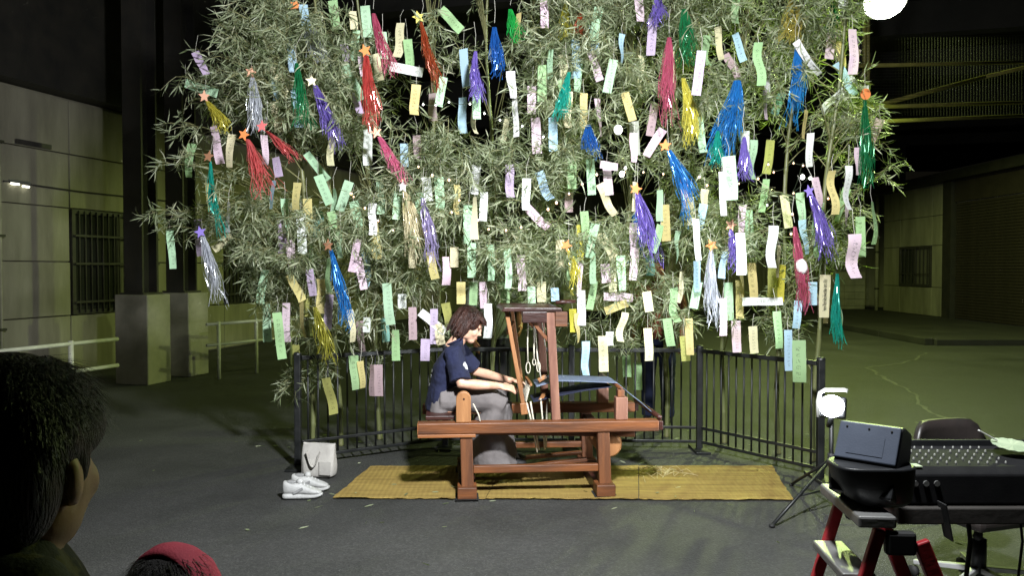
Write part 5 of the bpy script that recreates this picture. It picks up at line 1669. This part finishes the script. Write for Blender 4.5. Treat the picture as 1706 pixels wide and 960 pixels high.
# ================================================================== PAPER STRIPS
PC = {'m': ((0.50, 0.74, 0.50), 'mint green'), 'w': ((0.84, 0.86, 0.84), 'white'), 'p': ((0.82, 0.64, 0.74), 'pink'), 'l': ((0.56, 0.45, 0.62), 'lilac'),
      'b': ((0.46, 0.66, 0.80), 'pale blue'), 'g': ((0.68, 0.58, 0.26), 'straw yellow'), 'c': ((0.82, 0.76, 0.50), 'cream'), 'o': ((0.40, 0.40, 0.13), 'olive'),
      'e': ((0.38, 0.58, 0.30), 'leaf green'), 'v': ((0.50, 0.38, 0.40), 'mauve'), 'y': ((0.74, 0.68, 0.10), 'bright yellow'), 'k': ((0.48, 0.48, 0.44), 'grey'), 't': ((0.22, 0.42, 0.36), 'dull teal')}
TAGS = '''325 86 343 122 l|309 138 360 155 m|455 108 477 162 c|459 127 462 165 b|483 59 489 117 b|491 147 497 209 b|505 7 510 47 b|554 0 561 47 e|451 42 455 87 o|587 18 590 47 c|594 50 589 98 m|608 9 613 59 m|575 108 601 164 m|573 72 578 101 l|603 92 607 126 p|589 155 601 190 l|355 210 367 270 p
321 239 315 293 e|440 225 442 272 p n|510 255 545 298 m|530 292 549 338 m|582 302 566 349 m|612 215 613 273 w|633 295 634 354 m|589 335 601 391 m|622 372 629 429 g|469 366 471 421 l|474 331 479 389 m n|501 357 504 420 w|512 331 514 384 g|518 406 519 455 e n|329 366 334 424 l|283 384 288 445 m n|385 391 357 415 c|459 262 465 293 l|531 352 529 394 t|609 415 608 475 b|596 429 606 480 p
442 450 434 503 m|444 506 446 567 m|461 521 470 595 e|477 505 478 567 p|481 458 503 500 g|515 449 522 491 l|502 503 509 560 g n|534 465 534 520 g|549 491 545 547 l|548 430 550 485 e n|512 490 514 526 o|583 456 588 500 o|644 472 651 538 m|670 490 670 513 w|611 529 611 553 w|600 535 606 592 v|687 512 688 564 v|659 550 660 599 e|640 530 643 568 t|723 515 723 571 l|700 520 740 552 w|729 540 735 573 c|709 565 708 600 l|589 593 593 647 e|600 602 604 645 g n|630 608 631 658 v|619 608 620 658 v n|493 575 494 615 o|543 630 555 688 o|743 428 743 473 p|757 412 757 444 c|789 470 788 507 e|716 420 725 463 g|698 444 699 484 o
734 15 767 49 e|650 110 702 120 w|772 81 777 141 b|771 162 772 219 b|790 169 794 220 c n|857 164 860 225 w n|906 0 907 44 p|904 108 903 166 e|892 196 895 253 p|958 66 959 127 b|988 42 990 87 b|985 87 999 132 p|947 152 947 210 c|973 155 972 211 g|995 164 1001 225 p n|921 195 922 250 b|679 65 682 112 e|721 155 722 199 v
673 239 674 276 b|694 225 696 265 v|709 295 715 333 w|731 295 733 354 m|849 274 851 326 l|898 286 917 330 b|872 340 912 377 p|983 265 986 322 m|1011 280 1015 323 p|999 306 1024 356 c|1000 274 1028 278 p|953 262 953 312 e|791 328 791 396 c n|780 342 779 403 m|786 405 786 460 m|817 408 818 465 m|845 415 846 478 m|868 425 870 482 p|967 375 966 431 y|973 352 978 403 e|992 373 982 427 m|999 389 1022 431 c|677 338 679 398 g|643 350 645 392 o|948 320 948 352 v|933 400 934 445 c
1214 260 1218 330 m W|1203 286 1206 356 w|1238 341 1234 387 p|1233 388 1235 455 w|1289 376 1287 443 w|1159 365 1164 431 w|1107 341 1110 399 g|1387 284 1391 354 g|1414 276 1416 346 w|1453 336 1455 404 e n|1424 390 1427 460 p W|1433 361 1435 425 e|1246 350 1249 411 m|1256 233 1256 296 m|1284 233 1277 287 o|1241 218 1242 270 w|1105 215 1078 258 p|1164 194 1172 251 m|1175 315 1172 350 c|1252 438 1256 495 g|1303 441 1301 500 y|1287 446 1286 496 o|1211 380 1210 405 c|1056 222 1056 268 p
1064 -8 1067 33 p|1088 30 1084 89 l|1067 92 1068 152 c n|1169 84 1160 155 l|1208 90 1229 127 v|1264 70 1268 139 e|1326 68 1364 121 w n|1420 48 1420 120 p|1393 105 1424 155 b|1406 148 1374 191 w|1408 160 1407 213 k|1303 155 1291 189 t|1091 172 1083 224 v|1056 202 1059 256 k|1467 198 1450 237 v|1416 129 1446 144 w n|1404 -25 1404 12 w|1226 -10 1226 36 e
1313 550 1314 615 b|1331 567 1332 634 e W|1375 458 1373 526 c W|1370 492 1371 537 v|1226 535 1228 585 p|1254 544 1257 587 c|1204 497 1205 557 p|1213 471 1215 531 m|1232 467 1233 528 g|1237 503 1301 502 w|1294 519 1298 578 e|1122 480 1130 534 e|1111 531 1118 575 e|1147 531 1150 589 g|1077 486 1082 518 c|1082 426 1083 458 t|1079 547 1081 599 c|1043 592 1045 627 e|1062 605 1063 648 e|1161 435 1162 484 b|1334 444 1335 470 w|1354 470 1354 507 b
813 506 812 561 w|924 480 925 501 b|902 470 903 502 c|968 484 969 540 w|1006 494 1052 497 p|1008 519 1044 506 g|976 569 977 625 b|1004 560 1006 617 c|1016 553 1016 575 w|962 522 963 569 g n|954 515 956 552 y|768 470 768 505 g|805 470 806 512 p|840 470 842 510 e|885 478 886 505 m|1008 440 1010 470 p|1020 455 1021 485 c|1140 560 1143 600 o|742 505 748 538 o'''
specs = []
for row in TAGS.replace('\n', '|').split('|'):
    q_ = row.split()
    specs.append((float(q_[0]), float(q_[1]), float(q_[2]), float(q_[3]), q_[4], q_[5] if len(q_) > 5 else ''))

r2 = random.Random(23)
tries = 0
n0 = len(specs)
while len(specs) < n0 + 84 and tries < 4000:      # half-hidden strips deeper in the leaves
    tries += 1
    x, y = r2.uniform(340, 1440), (r2.uniform(300, 525) if r2.random() < 0.68 else r2.uniform(10, 330))
    if min(math.hypot(x - (s_[0] + s_[2]) / 2, (y + 25 - (s_[1] + s_[3]) / 2) * 0.7) for s_ in specs) < 19: continue
    if 700 < x < 960 and y > 430: continue
    if (x < 400 or x > 1400) and y > 380: continue
    specs.append((x, y, x + r2.gauss(0, 6), y + r2.uniform(42, 56), r2.choice('mmmmeewppbggccc'), r2.choice(('', '', 'n')) + 'd'))
def strip_mesh(kind, seed):
    """unit strip hanging from the origin down -z, facing -y, unit length, unit width"""
    rr = random.Random(seed)
    n = 10
    vs, fs, uvs = [], [], []
    c1, c2, tw = rr.uniform(-0.09, 0.09), rr.uniform(-0.06, 0.06), rr.uniform(-0.8, 0.8)
    if kind == 'bent': c1 *= 2.2; c2 *= 2
    for k in range(n + 1):
        t = k / n
        y = c1 * math.sin(PI * t) + c2 * math.sin(2 * PI * t)
        x = 0.35 * rr.choice((-1, 1)) * 0.02 * math.sin(3 * t)
        a = tw * (t - 0.3)
        for s in (-0.5, 0.5):
            vs.append((s * math.cos(a) + x, y * 1.0 + s * math.sin(a) * 0.25, -t))
            uvs.append((s + 0.5, 1 - t))
    for k in range(n):
        fs.append((2 * k, 2 * k + 2, 2 * k + 3, 2 * k + 1))
    me = bpy.data.meshes.new('paper_strip')
    me.from_pydata(vs, [], fs)
    uvl = me.uv_layers.new(name='UVMap')
    for poly in me.polygons:
        poly.use_smooth = True
        for li in poly.loop_indices:
            uvl.data[li].uv = uvs[me.loops[li].vertex_index]
    me.materials.append(M['paper'])
    return me
strip_me = [strip_mesh('plain', 10 + k) for k in range(9)] + [strip_mesh('bent', 50 + k) for k in range(5)]
# string: unit length, from the strip's top upwards
def label_strips(specs):
    out = []
    keys = {}
    for i, (x0, y0, x1, y1, c, fl) in enumerate(specs):
        mx, my = (x0 + x1) / 2, (y0 + y1) / 2
        best, bd_ = None, 1e9
        for st in STR:
            sx, sy = (st[0] + st[2]) / 2, (st[1] + st[3]) / 2
            d = math.hypot(mx - sx, (my - sy) * 0.8)
            if d < bd_: best, bd_ = st, d
        sx, sy = (best[0] + best[2]) / 2, (best[1] + best[3]) / 2
        dx, dy = mx - sx, my - sy
        if abs(dx) > abs(dy): w_ = 'left of' if dx < 0 else 'right of'
        else: w_ = 'above' if dy < 0 else 'below'
        ang = math.degrees(math.atan2(x1 - x0, y1 - y0))
        look = 'level ' if abs(ang) > 60 else ('slanting ' if abs(ang) > 24 else '')
        deep = fl.endswith('d'); fl = fl.replace('d', '')
        size = ('half-hidden ' if deep else '') + 'narrow ' if fl == 'n' else ('wide ' if fl == 'W' else ('short ' if math.hypot(x1 - x0, y1 - y0) < 36 else ('half-hidden ' if deep else '')))
        base = f'{look}{size}{PC[c][1]} paper strip'
        key = (base, w_, best[7])
        keys.setdefault(key, []).append((mx, i))
        out.append(key)
    labs = [None] * len(specs)
    ordn = ['leftmost', 'second from left', 'third from left', 'fourth from left', 'fifth from left', 'sixth from left']
    for key, mem in keys.items():
        base, w_, st = key
        mem.sort()
        for r_, (mx, i) in enumerate(mem):
            t = f'{base} {w_} the {st}'
            if len(mem) > 1:
                t = f'{base} {w_} {st}, {ordn[min(r_, 5)] if r_ < len(mem) - 1 or len(mem) > 6 else "rightmost"}'
            w = t.split()
            if len(w) > 16:
                t = t.replace(', second from left', ' second').replace(', third from left', ' third')
                t = t.replace(' in the middle', '').replace(' slanting down to the right', '').replace(' hanging above the tote bag', '').replace(' from left', '')
            if len(t.split()) > 16: t = t.replace('half-hidden ', '')
            if len(t.split()) > 16: t = t.replace(' under the ', ' under ').replace(' under an ', ' under ').replace(' under a ', ' under ').replace(' of the ', ' of ')
            labs[i] = t
    return labs
labs = label_strips(specs)
text_tag = None
for i, (x0, y0, x1, y1, c, fl) in enumerate(specs):
    lp = math.hypot(x1 - x0, y1 - y0)
    Y = min(6.0, max(5.35, 0.275 * FPX / max(lp, 30)))
    Y += rnd.uniform(-0.12, 0.12)
    deep = fl.endswith('d'); fl = fl.replace('d', '')
    if deep: Y = rnd.uniform(5.75, 6.15)
    if (y0 + y1) / 2 > 455: Y = max(Y, 5.85 if (x0 < 690 or x0 > 1000) else 6.05)
    if y0 > 500 and x0 > 1280: Y = 5.55
    if 1030 < x0 < 1080 and y0 > 585: Y = 6.85
    if x0 in (1313, 1331): Y = 5.5
    if c in 'vkto' and y0 < 560: Y += 0.25
    if x0 == 813: Y = 5.95
    a = at(x0, y0, Y); b_ = at(x1, y1, Y)
    L = (b_ - a).length * 1.05
    foreshort = 1.0
    wpx = {'n': 8.5, 'W': 21.5}.get(fl, rnd.uniform(12.8, 16.0))
    w = wpx * Y / FPX
    bent = rnd.random() < 0.14 or abs(x1 - x0) > 22
    me = rnd.choice(strip_me[9:] if bent else strip_me[:9])
    o = link('paper_strip', me)
    o.location = a
    d = (b_ - a).normalized()
    yaw = rnd.uniform(-0.45, 0.45)
    if fl == 'n': yaw = rnd.choice((-1, 1)) * 0.8; w *= 1.5
    # local -z along d, local -y towards the front
    zax = -d
    fr = Vector((math.sin(yaw), -math.cos(yaw), rnd.uniform(-0.15, 0.15)))
    fr = (fr - zax * fr.dot(zax)).normalized()
    yax = -fr
    xax = yax.cross(zax)
    o.rotation_euler = Matrix((xax, yax, zax)).transposed().to_euler()
    o.scale = (w, L, L)
    col = PC[c][0]
    j = rnd.uniform(0.84, 1.02)
    o.color = (col[0] * j, col[1] * j * rnd.uniform(0.96, 1.03), col[2] * j, 1)
    tag(o, labs[i], 'paper strip', 'wish paper strips hung in the bamboo')
    # string in the strip's own frame (scaled), built as a thin tube in world size
    ms = MB()
    sl = rnd.uniform(0.07, 0.17)
    inv = Matrix((xax, yax, zax))
    up = [Vector((0, 0, -0.006)), Vector((rnd.uniform(-.01, .01), 0.01, sl * 0.5)), Vector((rnd.uniform(-.02, .02), 0.03, sl))]
    loc = [inv @ v for v in up]
    ms.tube(loc, 0.0011, 3, False)
    ms.v = [(x / w, y / L, z / L) for x, y, z in ms.v]
    ms.build('string', M['string'], o)
    if x0 == 1375: text_tag = (o, w, L)
# the one strip whose brushed characters can be made out
if text_tag:
    o, w, L = text_tag
    for k, ch_ in enumerate('羽知曲里保存会'):
        cu = bpy.data.curves.new('character', 'FONT')
        cu.body = ch_
        cu.size = 0.030
        cu.align_x = 'CENTER'
        cu.extrude = 0.0002
        cu.materials.append(M['ink'])
        tmp = bpy.data.objects.new('character_text', cu)
        C.objects.link(tmp)
        bpy.context.view_layer.update()
        cme = bpy.data.meshes.new_from_object(tmp.evaluated_get(bpy.context.evaluated_depsgraph_get()))
        bpy.data.objects.remove(tmp)
        t = link('character', cme, o)
        t.location = (0, -0.02 - 0.10 / 1.0 * 0, -(0.18 + k * 0.105))
        t.rotation_euler = (PI / 2, 0, 0)
        t.scale = (1 / w, 1 / L, 1 / L)
        # text lies in its own x-y plane: x to strip x, y to strip z
        t.scale = (1 / w, 1 / L, 1 / L)
    o.data = strip_mesh('plain', 999)
    for v in o.data.vertices: v.co.y *= 0.12

# ================================================================== STRING LIGHTS
ST = {
    'warm string lights swagged across the middle of the bamboo': ([(655, 384), (711, 386), (752, 354), (765, 334), (778, 352), (796, 367), (814, 382), (843, 384), (868, 379), (913, 349), (927, 338), (948, 323), (970, 307), (994, 291), (1040, 287), (1072, 287), (1105, 290)], 5.75, 'bulb_warm'),
    'warm string lights looped through the bamboo near the purple starred streamer': ([(1165, 295), (1178, 309), (1231, 306), (1263, 298), (1280, 274), (1289, 287), (1322, 272), (1338, 276), (1322, 322), (1320, 357), (1318, 390), (1380, 331)], 5.75, 'bulb_warm'),
    'thin string of white bulbs draped over the upper bamboo leaves': ([(705, 174), (726, 175), (748, 170), (783, 173), (807, 189), (833, 200), (870, 210), (905, 228)], 5.7, 'bulb_white'),
    'warm string lights on the bamboo behind the mint strips': ([(585, 323), (589, 328), (608, 347), (630, 368), (670, 300), (697, 278), (720, 292), (748, 300)], 5.8, 'bulb_warm'),
    'short string of three large white bulbs in the bamboo beside the orange star': ([(1030, 216), (1036, 290), (1042, 280)], 5.8, 'bulb_white'),
    'sparkling white bulb pair in the bamboo above the purple star': ([(1337, 295), (1350, 297), (1278, 342)], 5.7, 'bulb_white')}
bulb_me = {}
for lab, (pix, Y, mt) in ST.items():
    pts = [at(px, py, Y + 0.12 * math.sin(k * 1.7)) for k, (px, py) in enumerate(pix)]
    root = empty('string_lights', pts[0])
    tag(root, lab, 'string lights', 'string lights in the bamboo')
    wp_ = []
    for a, b_ in zip(pts, pts[1:]):
        for k in range(4):
            t = k / 4
            wp_.append(a.lerp(b_, t) - pts[0] + Vector((0, 0.02, 0.012 - 0.10 * (b_ - a).length * 4 * t * (1 - t))))
    wp_.append(pts[-1] - pts[0] + Vector((0, 0.02, 0.012)))
    MB().tube(wp_, 0.0016, 4, False).build('wire', M['wire_green'], root)
    for k, p in enumerate(pts):
        big = 0.0
        r = rnd.uniform(0.006, 0.0095) if mt == 'bulb_warm' else 0.0065
        if 'three large' in lab: r = (0.030, 0.020, 0.010)[k]
        if 'sparkling' in lab: r = (0.016, 0.011, 0.006)[k]
        MB().ell(p - pts[0], (r, r, r * 1.15), None, 12, 8).build('bulb', M[mt], root, smooth=True)
        MB().tube([p - pts[0] + Vector((0, 0, r)), p - pts[0] + Vector((0, 0.004, r + 0.012))], 0.0045, 6).build('socket', M['wire_green'], root)

# ================================================================== FALLEN LEAVES
V, F = [], []
for k in range(170):
    px = rnd.gauss(900, 380); py = 700 + abs(rnd.gauss(0, 95))
    p = gnd(px, py)
    if p.y < 2.5: continue
    p.z = 0.022 if (p.y > 5.15 and p.y < 6.1 and -1.2 < p.x < 1.9) else 0.006
    leaf(V, F, p, Vector((rnd.uniform(-1, 1), rnd.uniform(-1, 1), 0.05)), rnd.uniform(0.03, 0.09), rnd.uniform(0.005, 0.011), rnd.uniform(0.0, 0.15))
fl_ = MB(); fl_.v = [(v.x, v.y, max(v.z, 0.004)) for v in V]; fl_.f = F
tag(fl_.build('fallen_leaves', M['leaf']), 'dry bamboo leaves scattered on the asphalt and mat', kind='stuff')
